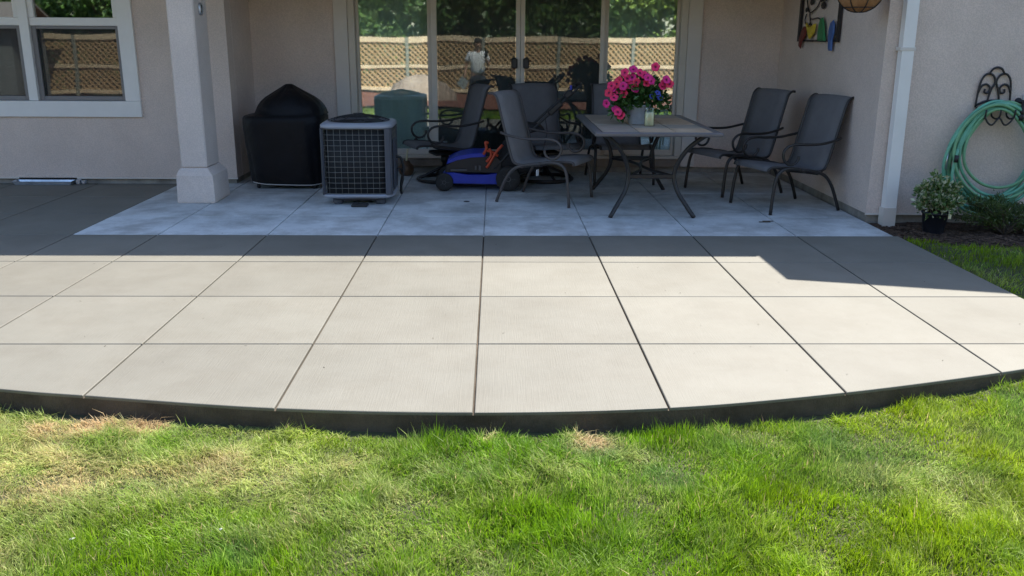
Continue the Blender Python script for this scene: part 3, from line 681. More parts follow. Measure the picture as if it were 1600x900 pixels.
def make_chair(name, swivel=False, sm='sling', fm='bronze', tilt=0.0):
    root = empty(name)
    mb, P = sling_strip(PROF, 0.262); mb.build('sling', sm, root)
    for s in (-1, 1):
        r = MB(); r.tube([(s*0.268, p.y, p.z) for p in P], 0.0125, 7, 1); r.build('side_rail', fm, root)
        a = MB(); a.tube([(s*0.285, -0.36, 0.665), (s*0.305, -0.27, 0.645), (s*0.312, -0.12, 0.622), (s*0.312, 0.03, 0.622), (s*0.312, 0.14, 0.628), (s*0.312, 0.225, 0.612), (s*0.312, 0.272, 0.560), (s*0.312, 0.262, 0.495), (s*0.312, 0.215, 0.452), (s*0.312, 0.155, 0.450), (s*0.312, 0.115, 0.485), (s*0.312, 0.105, 0.525)],
                         0.0125, 7, 4); a.build('armrest', fm, root)
        if not swivel:
            l = MB(); l.tube([(s*0.300, 0.06, 0.398), (s*0.305, 0.18, 0.412), (s*0.308, 0.26, 0.402), (s*0.312, 0.318, 0.35), (s*0.316, 0.345, 0.22), (s*0.322, 0.365, 0.004)], 0.0155, 8, 4); l.build('leg', fm, root)
            l = MB(); l.tube([(s*0.300, 0.06, 0.393), (s*0.302, -0.08, 0.375), (s*0.306, -0.20, 0.335), (s*0.310, -0.285, 0.24), (s*0.314, -0.345, 0.11), (s*0.32, -0.385, 0.004)], 0.0155, 8, 4); l.build('leg', fm, root)
        else:
            l = MB(); l.tube([(s*0.302, 0.24, 0.44), (s*0.302, 0.18, 0.40), (s*0.302, 0.0, 0.375), (s*0.29, -0.16, 0.352), (s*0.268, -0.25, 0.40)], 0.0145, 8, 4); l.build('seat_bracket', fm, root)
    c = MB(); c.tube([(-0.30, 0.02, 0.372), (0, 0.02, 0.352), (0.30, 0.02, 0.372)], 0.012, 7, 4)
    c.tube([(-0.302, -0.13, 0.350), (0, -0.13, 0.335), (0.302, -0.13, 0.350)], 0.012, 7, 4); c.build('stretcher', fm, root)
    if swivel:
        b = MB(); b.box(-0.13, 0.13, -0.16, 0.14, 0.29, 0.328, 0.01); b.build('swivel_plate', 'black', root)
        b = MB(); b.lathe([(0.030, 0.06), (0.030, 0.20), (0.045, 0.21), (0.045, 0.29)], (0, -0.01, 0), 16)
        b.tube([(0, -0.01, 0.16), (0, 0.14, 0.10), (0, 0.29, 0.035)], 0.016, 7, 3); b.tube([(0, -0.01, 0.16), (0, -0.16, 0.10), (0, -0.31, 0.035)], 0.016, 7, 3)
        b.tube([(0, -0.01, 0.16), (0.15, -0.01, 0.10), (0.30, -0.01, 0.035)], 0.016, 7, 3); b.tube([(0, -0.01, 0.16), (-0.15, -0.01, 0.10), (-0.30, -0.01, 0.035)], 0.016, 7, 3); b.build('pedestal', fm, root)
        b = MB(); b.tube([(0.30*math.cos(a), -0.01+0.30*math.sin(a), 0.022) for a in np.linspace(0, 2*math.pi, 28)[:-1]], 0.02, 8, 1, closed=True); b.build('base_ring', fm, root)
    return root
def place(o, x, y, dx, dy, label, group, cat='chair'):
    o.location = (x, y, 0.001); o.rotation_euler = (0, 0, math.atan2(-dx, dy)); tag(o, label, cat, group); return o
GC = 'sling patio chairs on the porch'
ch = make_chair('patio_chair')
place(ch, 2.735, 8.28, -0.95, -0.32, 'bronze framed sling armchair nearest the right porch corner, back against the wall', GC)
c2 = copy_tree(ch); place(c2, 2.485, 9.19, -0.92, -0.39, 'dark sling armchair right of the table, behind the corner armchair', GC)
c3 = copy_tree(ch); place(c3, 1.38, 9.86, 0.03, -1, 'dark sling armchair at the far end of the table, behind the flowers', GC)
c4 = make_chair('patio_chair', False, 'sling_light', 'bronze_light')
place(c4, 0.497, 8.62, 0.905, -0.425, 'paler grey sling armchair turned to the table, in front of the mower', GC)
t = MB(); t.box(0.245, 0.30, 0.02, 0.024, 0.275, 0.335); t.build('tag', 'paper', c4)
GSW = 'swivel patio chairs by the glass door'
s1 = make_chair('swivel_chair', True)
place(s1, -0.565, 9.82, -0.93, -0.36, 'dark sling swivel armchair facing left behind the blue mower', GSW)
s2 = copy_tree(s1); place(s2, 0.56, 9.86, 0.30, -0.95, 'dark sling swivel armchair against the glass, behind the mower handle', GSW)

# ------------------------------------------------------------------ table
TX0, TX1, TY0, TY1, TZ = 0.845, 1.945, 7.56, 9.40, 0.765
tc_ = ((TX0+TX1)/2, (TY0+TY1)/2)
TB = empty('patio_table', (*tc_, 0), 0, 'rectangular tile topped patio table with curved bronze legs holding the flowers', 'table')
hx, hy = (TX1-TX0)/2, (TY1-TY0)/2
t = MB(); fw = 0.075
for (a, b, c, d) in ((-hx, hx, -hy, -hy+fw), (-hx, hx, hy-fw, hy)): t.box(a, b, c, d, TZ-0.032, TZ, 0.008)
for (a, b) in ((-hx, -hx+fw), (hx-fw, hx)): t.box(a, b, -hy+fw+.001, hy-fw-.001, TZ-0.032, TZ, 0.008)
t.build('top_frame', 'tframe', TB)
t = MB(); t.box(-hx+fw, hx-fw, -hy+fw, hy-fw, TZ-0.03, TZ-0.006); t.build('grout_bed', 'grout', TB)
nc, nr = 3, 5; cw, cl = (2*hx-2*fw)/nc, (2*hy-2*fw)/nr
for i in range(nc):
    for j in range(nr):
        t = MB(); t.box(-hx+fw+i*cw+0.004, -hx+fw+(i+1)*cw-0.004, -hy+fw+j*cl+0.004, -hy+fw+(j+1)*cl-0.004, TZ-0.007, TZ+0.0005+0.001*random.random(), 0.003)
        t.build('tile', 'tile' if (i*2+j*3+i*j) % 3 else 'tile_b', TB)
for sx in (-1, 1):
    for sy in (-1, 1):
        l = MB(); fx, fy = sx*0.385, sy*0.755
        pr = [(0.455, 0.735), (0.40, 0.70), (0.30, 0.60), (0.225, 0.46), (0.205, 0.34), (0.235, 0.22), (0.31, 0.10), (0.375, 0.003)]
        pts = [(sx*a, sy*(0.755-0.14*math.sin(math.pi*min(1, z/0.74))), z) for a, z in pr]
        l.tube(pts, 0.020, 8, 4); l.build('leg', 'bronze', TB)
l = MB(); l.box(-0.2, 0.2, -0.63, -0.60, 0.33, 0.37, 0.006); l.box(-0.2, 0.2, 0.60, 0.63, 0.33, 0.37, 0.006)
l.tube([(-0.2, -0.61, 0.35), (-0.03, -0.2, 0.36), (-0.03, 0.2, 0.36), (-0.2, 0.61, 0.35)], 0.014, 7, 4); l.tube([(0.2, -0.61, 0.35), (0.03, -0.2, 0.36), (0.03, 0.2, 0.36), (0.2, 0.61, 0.35)], 0.014, 7, 4); l.build('stretcher', 'bronze', TB)

# ------------------------------------------------------------------ leaf helper
def leaves(name, C, size, n_dir, cols, parent=None, m='leaf', flat=0.5, aspect=0.55):
    """C (N,3) leaf positions, n_dir (N,3) outward direction; folded rhomb leaves"""
    n = len(C); a = RNG.normal(0, 1, (n, 3)); nd = n_dir/np.maximum(1e-6, np.linalg.norm(n_dir, axis=1))[:, None]
    d = nd*0.7+a*flat; d /= np.linalg.norm(d, axis=1)[:, None]
    e = np.cross(d, RNG.normal(0, 1, (n, 3))); e /= np.linalg.norm(e, axis=1)[:, None]; f = np.cross(d, e)
    s = (size*(0.6+0.8*RNG.random(n)))[:, None]
    V = np.stack([C, C+d*s*.5+e*s*aspect*.5+f*s*.1, C+d*s, C+d*s*.5-e*s*aspect*.5+f*s*.1], 1).reshape(-1, 3)
    o = (np.arange(n)*4)[:, None]
    F = np.concatenate([o+np.array([[0, 1, 2]]), o+np.array([[0, 2, 3]])], 1).reshape(-1, 3)
    k = RNG.random((n, 1)); c1, c2 = np.array(cols[0]), np.array(cols[1]); tint = np.repeat((c1*(1-k)+c2*k)*(0.75+0.5*RNG.random((n, 1))), 4, 0)
    return np_mesh(name, V, F, tint, m, parent)
def blob(n, c, r, shell=0.35):
    d = RNG.normal(0, 1, (n, 3)); d /= np.linalg.norm(d, axis=1)[:, None]
    q = (1-shell*RNG.random(n)**1.3)[:, None]; return np.array(c)+d*np.array(r)*q, d

# ------------------------------------------------------------------ flowers in a zinc bucket, candle jar
FB = empty('flower_bucket', (1.335, 8.38, TZ+0.002), 0, 'pink petunias and blue flowers in a zinc bucket on the table', 'flowers')
b = MB(); b.lathe([(0.085, 0.0), (0.092, 0.008), (0.112, 0.165), (0.120, 0.168), (0.120, 0.178), (0.108, 0.178), (0.090, 0.02)], (0, 0, 0), 28); b.build('bucket', 'zinc', FB)
b = MB(); b.lathe([(0.004, 0.152), (0.107, 0.152)], (0, 0, 0), 20, caps=False); b.build('potting_soil', 'mulch', FB)
C1, D1 = blob(900, (-0.01, 0, 0.29), (0.24, 0.20, 0.15), 0.7); C2_, D2_ = blob(350, (-0.13, -0.02, 0.17), (0.14, 0.12, 0.12), 0.7); C3, D3 = blob(250, (0.13, -0.02, 0.22), (0.14, 0.12, 0.12), 0.7)
CC = np.concatenate([C1, C2_, C3]); DD = np.concatenate([D1, D2_, D3]); k = (CC[:, 2] > 0.17) | (np.hypot(CC[:, 0], CC[:, 1]) > 0.13); k &= CC[:, 2] > 0.03
lf = leaves('leaves', CC[k], 0.055, DD[k]+np.array([0, -0.3, 0.2]), ((0.030, 0.085, 0.018), (0.075, 0.17, 0.035)), FB); tag(lf, kind='stuff')
st = MB()
FL = [(-.26, .33, 'magenta'), (-.21, .40, 'red'), (-.16, .47, 'pink'), (-.08, .50, 'magenta'), (-.17, .35, 'magenta'), (-.11, .36, 'pink'), (-.05, .385, 'red'), (-.06, .325, 'magenta'), (-.25, .25, 'pink'), (-.30, .29, 'red'),
      (-.315, .19, 'magenta'), (-.16, .28, 'red'), (.05, .43, 'magenta'), (.085, .40, 'magenta'), (.12, .52, 'pink'), (.195, .35, 'pink'), (.225, .41, 'magenta'), (.255, .37, 'red'), (-.21, .12, 'pink'), (-.18, .085, 'red'), (-.225, .14, 'magenta'), (.02, .45, 'pink'), (-.28, .35, 'pink'),
      (-.13, .42, 'pink'), (-.20, .31, 'pink'), (-.23, .37, 'red'), (-.09, .43, 'magenta'), (.04, .38, 'red'), (-.02, .47, 'pink'), (.215, .38, 'pink'), (.16, .27, 'bluepetal'), (.175, .245, 'bluepetal'), (.10, .26, 'bluepetal'), (.145, .295, 'bluepetal')]
for i, (fx, fz, cm) in enumerate(FL):
    r = 0.043 if cm != 'bluepetal' else 0.028
    fy = -0.12-0.05*random.random()+0.25*abs(fx)*0.5
    base = Vector((fx*0.35, 0, 0.17)); tip = Vector((fx, fy, fz))
    st.tube([base, base.lerp(tip, .5)+Vector((0, 0.02, 0.03)), tip+Vector((0, 0.03, -0.01))], 0.0022, 5, 3)
    d = Vector((fx*1.2+random.uniform(-.5, .5), -0.9, random.uniform(-.1, .7))).normalized(); e = d.orthogonal().normalized(); g_ = d.cross(e)
    vs = [tip-d*0.022]; n_ = 20
    for ring, (rr, dd) in enumerate(((0.30, -0.004), (0.75, 0.006), (1.0, 0.0))):
        for q in range(n_):
            a = 2*math.pi*q/n_; lob = 1-0.13*(0.5-0.5*math.cos(5*a))*(ring > 0); wv = 0.004*math.sin(5*a+i)*(ring == 2)
            vs.append(tip+(e*math.cos(a)+g_*math.sin(a))*r*rr*lob+d*(dd+wv))
    fs = [(0, 1+(q+1) % n_, 1+q) for q in range(n_)]
    for ring in range(2):
        for q in range(n_): a0 = 1+ring*n_; fs.append((a0+q, a0+(q+1) % n_, a0+n_+(q+1) % n_, a0+n_+q))
    mb = MB(); mb.add(vs, fs, True); fo = mb.build('flower', cm, FB)
    th = MB(); th.add([tip-d*0.004+(e*math.cos(2*math.pi*q/8)+g_*math.sin(2*math.pi*q/8))*r*0.22 for q in range(8)], [tuple(range(8))]); th.build('throat', 'throat', fo)
st.build('stems', mat('stem_green', (0.06, 0.14, 0.03), 0.6, vary=0.2), FB)
CJ = empty('candle_jar', (1.405, 8.165, TZ+0.002), 0, 'cream candle in a clear glass jar beside the zinc bucket', 'candle')
b = MB(); b.lathe([(0.040, 0.004), (0.042, 0.01), (0.042, 0.118), (0.0405, 0.122)], (0, 0, 0), 24); b.build('wax', 'wax', CJ)
b = MB(); b.lathe([(0.044, 0.0), (0.046, 0.005), (0.046, 0.128), (0.037, 0.143), (0.037, 0.160), (0.039, 0.162)], (0, 0, 0), 24, caps=False); b.build('glass', 'jar', CJ)

# ------------------------------------------------------------------ covered grill
def sring(cx, cy, a, b, z, ex, n=48, wob=0.0, ph=0.0):
    out = []
    for k in range(n):
        t = 2*math.pi*k/n; c, s = math.cos(t), math.sin(t)
        px = a*math.copysign(abs(c)**(2/ex), c); py = b*math.copysign(abs(s)**(2/ex), s)
        w_ = 1+wob*math.sin(9*t+ph)+wob*0.7*math.sin(17*t+2*ph)
        out.append((cx+px*w_, cy+py*w_, z))
    return out
GR = empty('covered_grill', (-2.20, 9.52, 0), 0, 'barbecue grill under a fitted black cover beside the porch post', 'grill')
g = MB(); rs = []
for z, cx, a, b, ex, wb in ((0.055, 0.022, 0.385, 0.350, 4, .014), (0.075, 0.022, 0.388, 0.353, 4, .014), (0.2, 0.016, 0.396, 0.354, 4, .013), (0.35, 0.010, 0.403, 0.356, 4, .011), (0.5, 0.0, 0.410, 0.357, 4, .008), (0.62, -0.004, 0.416, 0.358, 4, .005), (0.67, -0.004, 0.418, 0.358, 4, .003), (0.715, -0.002, 0.416, 0.356, 4, .002), (0.738, 0.0, 0.405, 0.345, 4, .001),
                            (0.748, 0.045, 0.375, 0.325, 4, .001), (0.762, 0.056, 0.362, 0.315, 3.2, .001), (0.80, 0.060, 0.352, 0.31, 2.8, .004), (0.845, 0.058, 0.330, 0.295, 2.6, .006), (0.885, 0.056, 0.298, 0.27, 2.5, .008), (0.925, 0.054, 0.250, 0.235, 2.3, .012), (0.960, 0.052, 0.190, 0.185, 2.2, .02), (0.995, 0.050, 0.130, 0.13, 2, .03), (1.025, 0.048, 0.078, 0.08, 2, .04), (1.045, 0.047, 0.048, 0.05, 2, .03), (1.054, 0.047, 0.030, 0.032, 2, .0)):
    rs.append(sring(cx, 0, a, b, z, ex, 80, wb, z*2.2))
g.rings(rs, True, False, True); g.build('cover', 'cover', GR)
p = MB(); p.tube([(x, y, 0.056+0.012*math.sin(3*i/9.0)) for i, (x, y, z) in enumerate(sring(0.022, 0, 0.388, 0.353, 0.055, 4, 40))], 0.0055, 6, 1, closed=True); p.build('hem_piping', 'piping', GR)
for (x, y) in ((-0.27, -0.27), (0.31, -0.27), (-0.27, 0.27), (0.31, 0.27)):
    p = MB(); p.lathe([(0.027, -0.014), (0.030, -0.01), (0.030, 0.01), (0.027, 0.014)], (x, y, 0.031), 14, 'x'); p.box(x-0.018, x+0.018, y-0.012, y+0.012, 0.05, 0.14); p.build('caster', 'black', GR)

# ------------------------------------------------------------------ air conditioner
AC = empty('air_conditioner', (-1.30, 8.60, 0), R(1.0), 'square grey outdoor air conditioner unit with wire grille beside the grill', 'air conditioner')
hw = 0.336
g = MB()
for (x, y) in ((-0.2, -0.2), (0.2, -0.2), (-0.2, 0.2), (0.2, 0.2)): g.lathe([(0.045, 0.0), (0.05, 0.01), (0.05, 0.048)], (x, y, 0.001), 12)
g.box(-0.24, 0.24, -0.24, 0.24, 0.035, 0.066, 0.01); g.build('feet', 'acside', AC)
g = MB(); g.rings([sring(0, 0, hw-0.03, hw-0.03, 0.066, 7), sring(0, 0, hw+0.003, hw+0.003, 0.082, 7), sring(0, 0, hw+0.005, hw+0.005, 0.102, 7), sring(0, 0, hw-0.015, hw-0.015, 0.106, 7)]); g.build('base_pan', 'acpaint', AC)
g = MB(); g.rings([sring(0, 0, hw-0.035, hw-0.035, 0.10, 7), sring(0, 0, hw-0.035, hw-0.035, 0.722, 7)]); g.build('coil', 'coil', AC)
g = MB(); g.rings([sring(0, 0, hw-0.02, hw-0.02, 0.716, 6), sring(0, 0, hw+0.004, hw+0.004, 0.72, 6), sring(0, 0, hw+0.003, hw+0.003, 0.746, 6), sring(0, 0, hw-0.016, hw-0.016, 0.760, 6), sring(0, 0, hw-0.05, hw-0.05, 0.766, 3.2), sring(0, 0, 0.285, 0.285, 0.768, 2), sring(0, 0, 0.275, 0.275, 0.745, 2), sring(0, 0, 0.05, 0.05, 0.735, 2)], True, True, True); LID = g.build('lid', 'acpaint', AC)
g = MB()
for r_ in np.linspace(0.045, 0.292, 11):
    z_ = 0.772+0.052*(1-(r_/0.292)**2); g.tube([(r_*math.cos(a), r_*math.sin(a), z_) for a in np.linspace(0, 2*math.pi, 29)[:-1]], 0.0028, 5, 1, closed=True)
for a in np.linspace(0, 2*math.pi, 13)[:-1]:
    g.tube([(r_*math.cos(a), r_*math.sin(a), 0.770+0.052*(1-(r_/0.292)**2)) for r_ in (0.02, 0.1, 0.2, 0.29)], 0.0032, 5, 3)
g.build('fan_guard', 'black', AC)
g = MB(); g.lathe([(0.27, 0.752), (0.05, 0.755)], (0, 0, 0), 24, caps=False); g.build('fan_well', 'coil', AC)
for k in range(3):
    a0 = 2*math.pi*k/3+0.4; g = MB(); vs = []
    for i, r_ in enumerate((0.05, 0.15, 0.25)):
        wd = (0.35, 0.55, 0.5)[i]; vs += [(r_*math.cos(a0-wd), r_*math.sin(a0-wd), 0.757), (r_*math.cos(a0+wd), r_*math.sin(a0+wd), 0.770)]
    g.add(vs, [(0, 2, 3, 1), (2, 4, 5, 3)], True); g.build('fan_blade', 'acside', AC)
g = MB(); g.lathe([(0.055, 0.822), (0.06, 0.826), (0.05, 0.834), (0.01, 0.836)], (0, 0, 0), 16); g.build('fan_cap', 'black', AC)
# wire grille: thin vertical and horizontal wires round all four sides
g = MB(); zz = np.linspace(0.115, 0.71, 13)
for z in zz: g.tube(sring(0, 0, hw-0.012, hw-0.012, float(z), 7, 40), 0.0022, 4, 1, closed=True)
for side in range(4):
    ca, sa_ = math.cos(side*math.pi/2), math.sin(side*math.pi/2)
    for u in np.linspace(-0.315, 0.27, 11):
        x_, y_ = float(u), -(hw-0.0135); g.tube([(x_*ca-y_*sa_, x_*sa_+y_*ca, 0.104), (x_*ca-y_*sa_, x_*sa_+y_*ca, 0.718)], 0.0020, 4, 1)
g.build('wire_grille', 'wire', AC)
for (sx, sy, wd) in ((1, -1, 0.062), (-1, -1, 0.012), (1, 1, 0.05), (-1, 1, 0.05)):
    g = MB(); e_ = hw-0.006
    pts = [(sx*(e_-wd), sy*(e_)), (sx*(e_-0.05 if wd > .05 else e_-0.01), sy*e_), (sx*(e_-0.015), sy*(e_-0.012)), (sx*e_, sy*(e_-0.045)), (sx*e_, sy*(e_-0.09)), (sx*(e_-0.012), sy*(e_-0.09)), (sx*(e_-0.03), sy*(e_-0.04)), (sx*(e_-wd), sy*(e_-0.012))]
    if sx*sy > 0: pts = pts[::-1]
    g.prism(pts if sx*sy < 0 else pts, 0.104, 0.718); g.build('corner_post', 'acside', AC)
g = MB(); g.box(hw-0.008, hw+0.004, -0.16, 0.12, 0.13, 0.60, 0.004); g.build('service_panel', 'acside', AC)
g = MB(); g.tube([(hw+0.004, 0.02, 0.42), (hw+0.05, 0.03, 0.40), (hw+0.07, 0.06, 0.28), (hw+0.04, 0.10, 0.16), (hw+0.03, 0.2, 0.03)], 0.013, 7, 4); g.tube([(hw+0.004, 0.06, 0.30), (hw+0.045, 0.07, 0.29), (hw+0.06, 0.10, 0.2), (hw+0.02, 0.2, 0.05)], 0.009, 7, 4); g.build('refrigerant_line', 'rubber', AC)
B_ = MB(); B_.box(-1.345, -1.195, 8.19, 8.30, 0.001, 0.026, 0.006); B_.box(-1.33, -1.28, 8.20, 8.29, 0.027, 0.034, 0.003)
tag(B_.build('rubber_block', 'rubber'), 'flat dark rubber block poking out below the air conditioner', 'block')
JG = empty('brown_jug', (-1.02, 10.18, 0), 0, 'small brown glazed jug on the floor below the left door panel', 'jug')
b = MB(); b.lathe([(0.055, 0.001), (0.078, 0.02), (0.088, 0.07), (0.080, 0.115), (0.05, 0.145), (0.04, 0.16), (0.046, 0.172), (0.036, 0.172), (0.034, 0.15)], (0, 0, 0), 22); b.build('jug_body', 'terracotta', JG)
b = MB(); b.tube([(0.0, 0, 0.10), (0.006, 0, 0.2), (0.02, 0.0, 0.30)], 0.011, 7, 3); b.build('stick', 'wax', JG)
DR = MB(); DR.lathe([(0.030, 0.001), (0.030, 0.004), (0.022, 0.006), (0.004, 0.005)], (-0.277, 8.51, 0), 18); tag(DR.build('floor_cap', 'black'), 'small round black cap set in the pale porch slab', 'floor cap')
DR = MB(); DR.box(2.30, 2.40, 7.535, 7.56, 0.0015, 0.006, 0.002); DR.box(2.335, 2.43, 7.552, 7.572, 0.0065, 0.010, 0.001); tag(DR.build('dead_twig', 'bark'), 'dark twig scrap on the porch slab near the corner armchair', 'twig')

# ------------------------------------------------------------------ lawn mower, nose to the left
MW = empty('lawn_mower', (-0.19, 9.36, 0), 0, 'blue and black push mower parked nose left before the glass door', 'lawn mower')
def loft_y(prof, ys):
    """prof: list of (x,z) outline CCW seen from the front; ys: list of (y, scale, dz)"""
    cx = sum(a for a, b in prof)/len(prof); cz = sum(b for a, b in prof)/len(prof)
    return [[(cx+(a-cx)*s, y, cz+(b-cz)*s) for a, b in prof] for y, s in ys]
d = MB(); deck = [(-0.33, 0.075), (0.28, 0.065), (0.30, 0.10), (0.29, 0.17), (0.24, 0.185), (0.10, 0.165), (-0.10, 0.165), (-0.25, 0.19), (-0.33, 0.185), (-0.37, 0.13)]
d.rings(loft_y(deck, [(-0.225, 0.93), (-0.215, 1.0), (0.215, 1.0), (0.225, 0.93)])[::-1], True, True, False); d.build('deck', 'blue', MW)
d = MB(); body = [(-0.33, 0.186), (0.26, 0.18), (0.27, 0.30), (0.20, 0.365), (-0.05, 0.36), (-0.22, 0.325), (-0.32, 0.26)]
d.rings(loft_y(body, [(-0.20, 0.94), (-0.185, 1.0), (0.185, 1.0), (0.20, 0.94)])[::-1], True, True, False); d.build('motor_housing', 'black', MW)
d = MB(); hood = [(-0.31, 0.275), (-0.22, 0.31), (-0.05, 0.345), (0.09, 0.35), (0.10, 0.388), (-0.04, 0.388), (-0.20, 0.360), (-0.30, 0.312)]
d.rings(loft_y(hood, [(-0.222, 0.9), (-0.21, 1.0), (0.21, 1.0), (0.222, 0.9)])[::-1], True, True, False); d.build('hood', 'blue', MW)
d = MB(); d.box(-0.02, 0.0, -0.232, -0.22, 0.215, 0.26, 0.003); d.box(0.02, 0.045, -0.232, -0.22, 0.21, 0.265, 0.003); d.box(-0.27, -0.10, -0.228, -0.22, 0.205, 0.225, 0.003); d.build('vent_trim', 'hub', MW)
for (x, r_) in ((-0.335, 0.092), (0.325, 0.128)):
    for y in (-0.25, 0.25):
        w_ = MB(); w_.lathe([(r_*0.62, -0.026), (r_*0.94, -0.026), (r_, -0.016), (r_, 0.016), (r_*0.94, 0.026), (r_*0.62, 0.026)], (x, y, r_+0.001), 28, 'y'); wo_ = w_.build('wheel', 'rubber', MW)
        w_ = MB(); w_.lathe([(0.012, -0.022), (r_*0.2, -0.030), (r_*0.26, -0.018), (r_*0.60, -0.014), (r_*0.62, 0.02), (0.012, 0.02)], (x, y, r_+0.001), 20, 'y')
        for q in range(5):
            a = 2*math.pi*q/5; sg = -1 if y < 0 else 1
            w_.tube([(x+r_*.2*math.cos(a), y+sg*0.020, r_+r_*.2*math.sin(a)), (x+r_*.6*math.cos(a), y+sg*0.020, r_+r_*.6*math.sin(a))], 0.007, 5, 1)
        w_.build('rim', 'hub', wo_)
d = MB()
for pts in ([(0.07, -0.226, 0.375), (0.10, -0.228, 0.44), (0.09, -0.225, 0.50), (0.12, -0.22, 0.49)], [(0.10, -0.23, 0.24), (0.14, -0.232, 0.30), (0.20, -0.23, 0.40), (0.265, -0.228, 0.475)], [(0.10, -0.232, 0.30), (0.15, -0.23, 0.37), (0.13, -0.23, 0.44)], [(0.09, -0.22, 0.42), (0.16, -0.22, 0.40), (0.22, -0.22, 0.36)]): d.tube(pts, 0.0145, 6, 4)
d.build('orange_levers', 'orange', MW)
d = MB(); bag = [(0.18, 0.22), (0.36, 0.15), (0.66, 0.20), (0.64, 0.30), (0.50, 0.46), (0.335, 0.525), (0.27, 0.47), (0.20, 0.32)]
d.rings(loft_y(bag, [(-0.19, 0.85), (-0.17, 0.97), (0.0, 1.03), (0.17, 0.97), (0.19, 0.85)])[::-1], True, True, True); d.build('grass_bag', 'bag', MW)
d = MB(); d.tube([(0.405, -0.195, 0.355), (0.40, -0.197, 0.375), (0.415, -0.196, 0.372), (0.415, -0.195, 0.358), (0.425, -0.195, 0.372), (0.43, -0.194, 0.358)], 0.003, 5, 2); d.build('bag_mark', 'paper', MW)
d = MB()
for y in (-0.19, 0.19):
    d.tube([(0.18, y, 0.22), (0.40, y, 0.46), (0.66, y, 0.71), (0.98, y, 1.00), (1.02, y, 1.04)], 0.0135, 7, 3)
d.tube([(1.02, -0.19, 1.04), (1.055, -0.15, 1.075), (1.065, 0, 1.085), (1.055, 0.15, 1.075), (1.02, 0.19, 1.04)], 0.017, 7, 4); d.tube([(0.96, -0.19, 1.02), (1.0, -0.15, 1.05), (1.01, 0, 1.06), (1.0, 0.15, 1.05), (0.96, 0.19, 1.02)], 0.008, 6, 4); d.build('handle', 'black', MW)
d = MB(); d.box(-0.09, 0.09, -0.035, 0.035, -0.032, 0.032, 0.015); hc = d.build('handle_clamp', 'black', MW, (0.80, -0.19, 0.845)); hc.rotation_euler = (0, -R(42), 0)
d = MB(); d.box(-0.045, 0.045, -0.06, 0.06, -0.03, 0.03, 0.012); hc = d.build('switch_box', 'black', MW, (0.93, -0.17, 0.985)); hc.rotation_euler = (0, -R(42), 0)
d = MB(); d.rings(loft_y([(0.42, 0.56), (0.70, 0.62), (0.66, 0.66), (0.46, 0.69), (0.41, 0.65)], [(-0.17, 0.9), (-0.15, 1), (0.15, 1), (0.17, 0.9)])[::-1], True, True, False); d.build('bag_frame_cover', 'bag', MW)
d = MB(); d.tube([(0.70, -0.20, 0.74), (0.72, -0.21, 0.62), (0.70, -0.21, 0.50), (0.68, -0.205, 0.42)], 0.005, 5, 3); d.build('cable', 'rubber', MW)
d = MB(); d.box(0.945, 0.965, -0.205, -0.195, 1.03, 1.075, 0.002); d.build('blue_clip', 'blue', MW)

# ------------------------------------------------------------------ wall art on the right porch wall (x = 3.262)
XA = 3.262
AR = empty('wall_art', (XA, 9.2, 1.5), 0, 'black framed metal wall art of four coloured birds on a branch', 'wall art')
def on_wall(pts, off=0.02): return [(-off, y-9.2, z-1.5) for y, z in pts]
a = MB(); fy0, fy1, fz0, fz1 = 9.77, 8.66, 1.512, 1.935
a.box(-0.03, -0.012, fy1-9.2, fy0-9.2, fz0-1.5, fz0-1.5+0.018); a.box(-0.03, -0.012, fy1-9.2, fy0-9.2, fz1-1.5, fz1-1.5+0.018)
for yy in (fy0, fy1): a.box(-0.031, -0.011, yy-9.2-0.03, yy-9.2+0.03, fz0-1.5-0.001, fz1-1.5+0.02)
a.build('frame', 'iron', AR)
a = MB()
for pts in ([(9.62, 1.93), (9.58, 1.86), (9.50, 1.80), (9.40, 1.815), (9.28, 1.86), (9.20, 1.93)], [(9.50, 1.80), (9.48, 1.745), (9.40, 1.735), (9.26, 1.742), (9.16, 1.725)], [(9.48, 1.745), (9.46, 1.70), (9.42, 1.675)], [(9.60, 1.79), (9.63, 1.73), (9.60, 1.69)], [(9.16, 1.725), (9.14, 1.70)], [(9.46, 1.70), (9.49, 1.675)]):
    a.tube(on_wall(pts), 0.007, 5, 4)
a.build('branch', 'iron', AR)
for (ly, lz, s_) in ((9.12, 1.86, .06), (9.18, 1.92, .05), (9.46, 1.90, .05), (9.60, 1.83, .04), (9.05, 1.925, .045)):
    a = MB(); a.prism([(s_*math.cos(t), .6*s_*math.sin(t)) for t in np.linspace(0, 2*math.pi, 9)[:-1]], -0.026, -0.020); a.xform(lambda x, y, z, ly=ly, lz=lz: (z, ly-9.2+x, lz-1.5+y)); a.build('leaf', 'iron', AR)
def bird(pts, m):
    a = MB(); n_ = len(pts); outer = [(p[0]-9.2, p[1]-1.5) for p in pts]; cy = sum(p[0] for p in outer)/n_; cz = sum(p[1] for p in outer)/n_
    r0 = [(-0.034, y, z) for y, z in outer]; r1 = [(-0.046, cy+(y-cy)*.8, cz+(z-cz)*.88) for y, z in outer]
    a.rings([[(-0.028, y, z) for y, z in outer], r0, r1], True, True, False); return a.build('bird', m, AR)
bird([(9.72, 1.46), (9.66, 1.44), (9.63, 1.51), (9.56, 1.55), (9.52, 1.62), (9.53, 1.66), (9.60, 1.665), (9.66, 1.61), (9.71, 1.53)], 'art_red')
bird([(9.40, 1.535), (9.28, 1.60), (9.255, 1.69), (9.30, 1.675), (9.40, 1.655), (9.46, 1.66), (9.53, 1.705), (9.56, 1.69), (9.49, 1.62)], 'art_yellow')
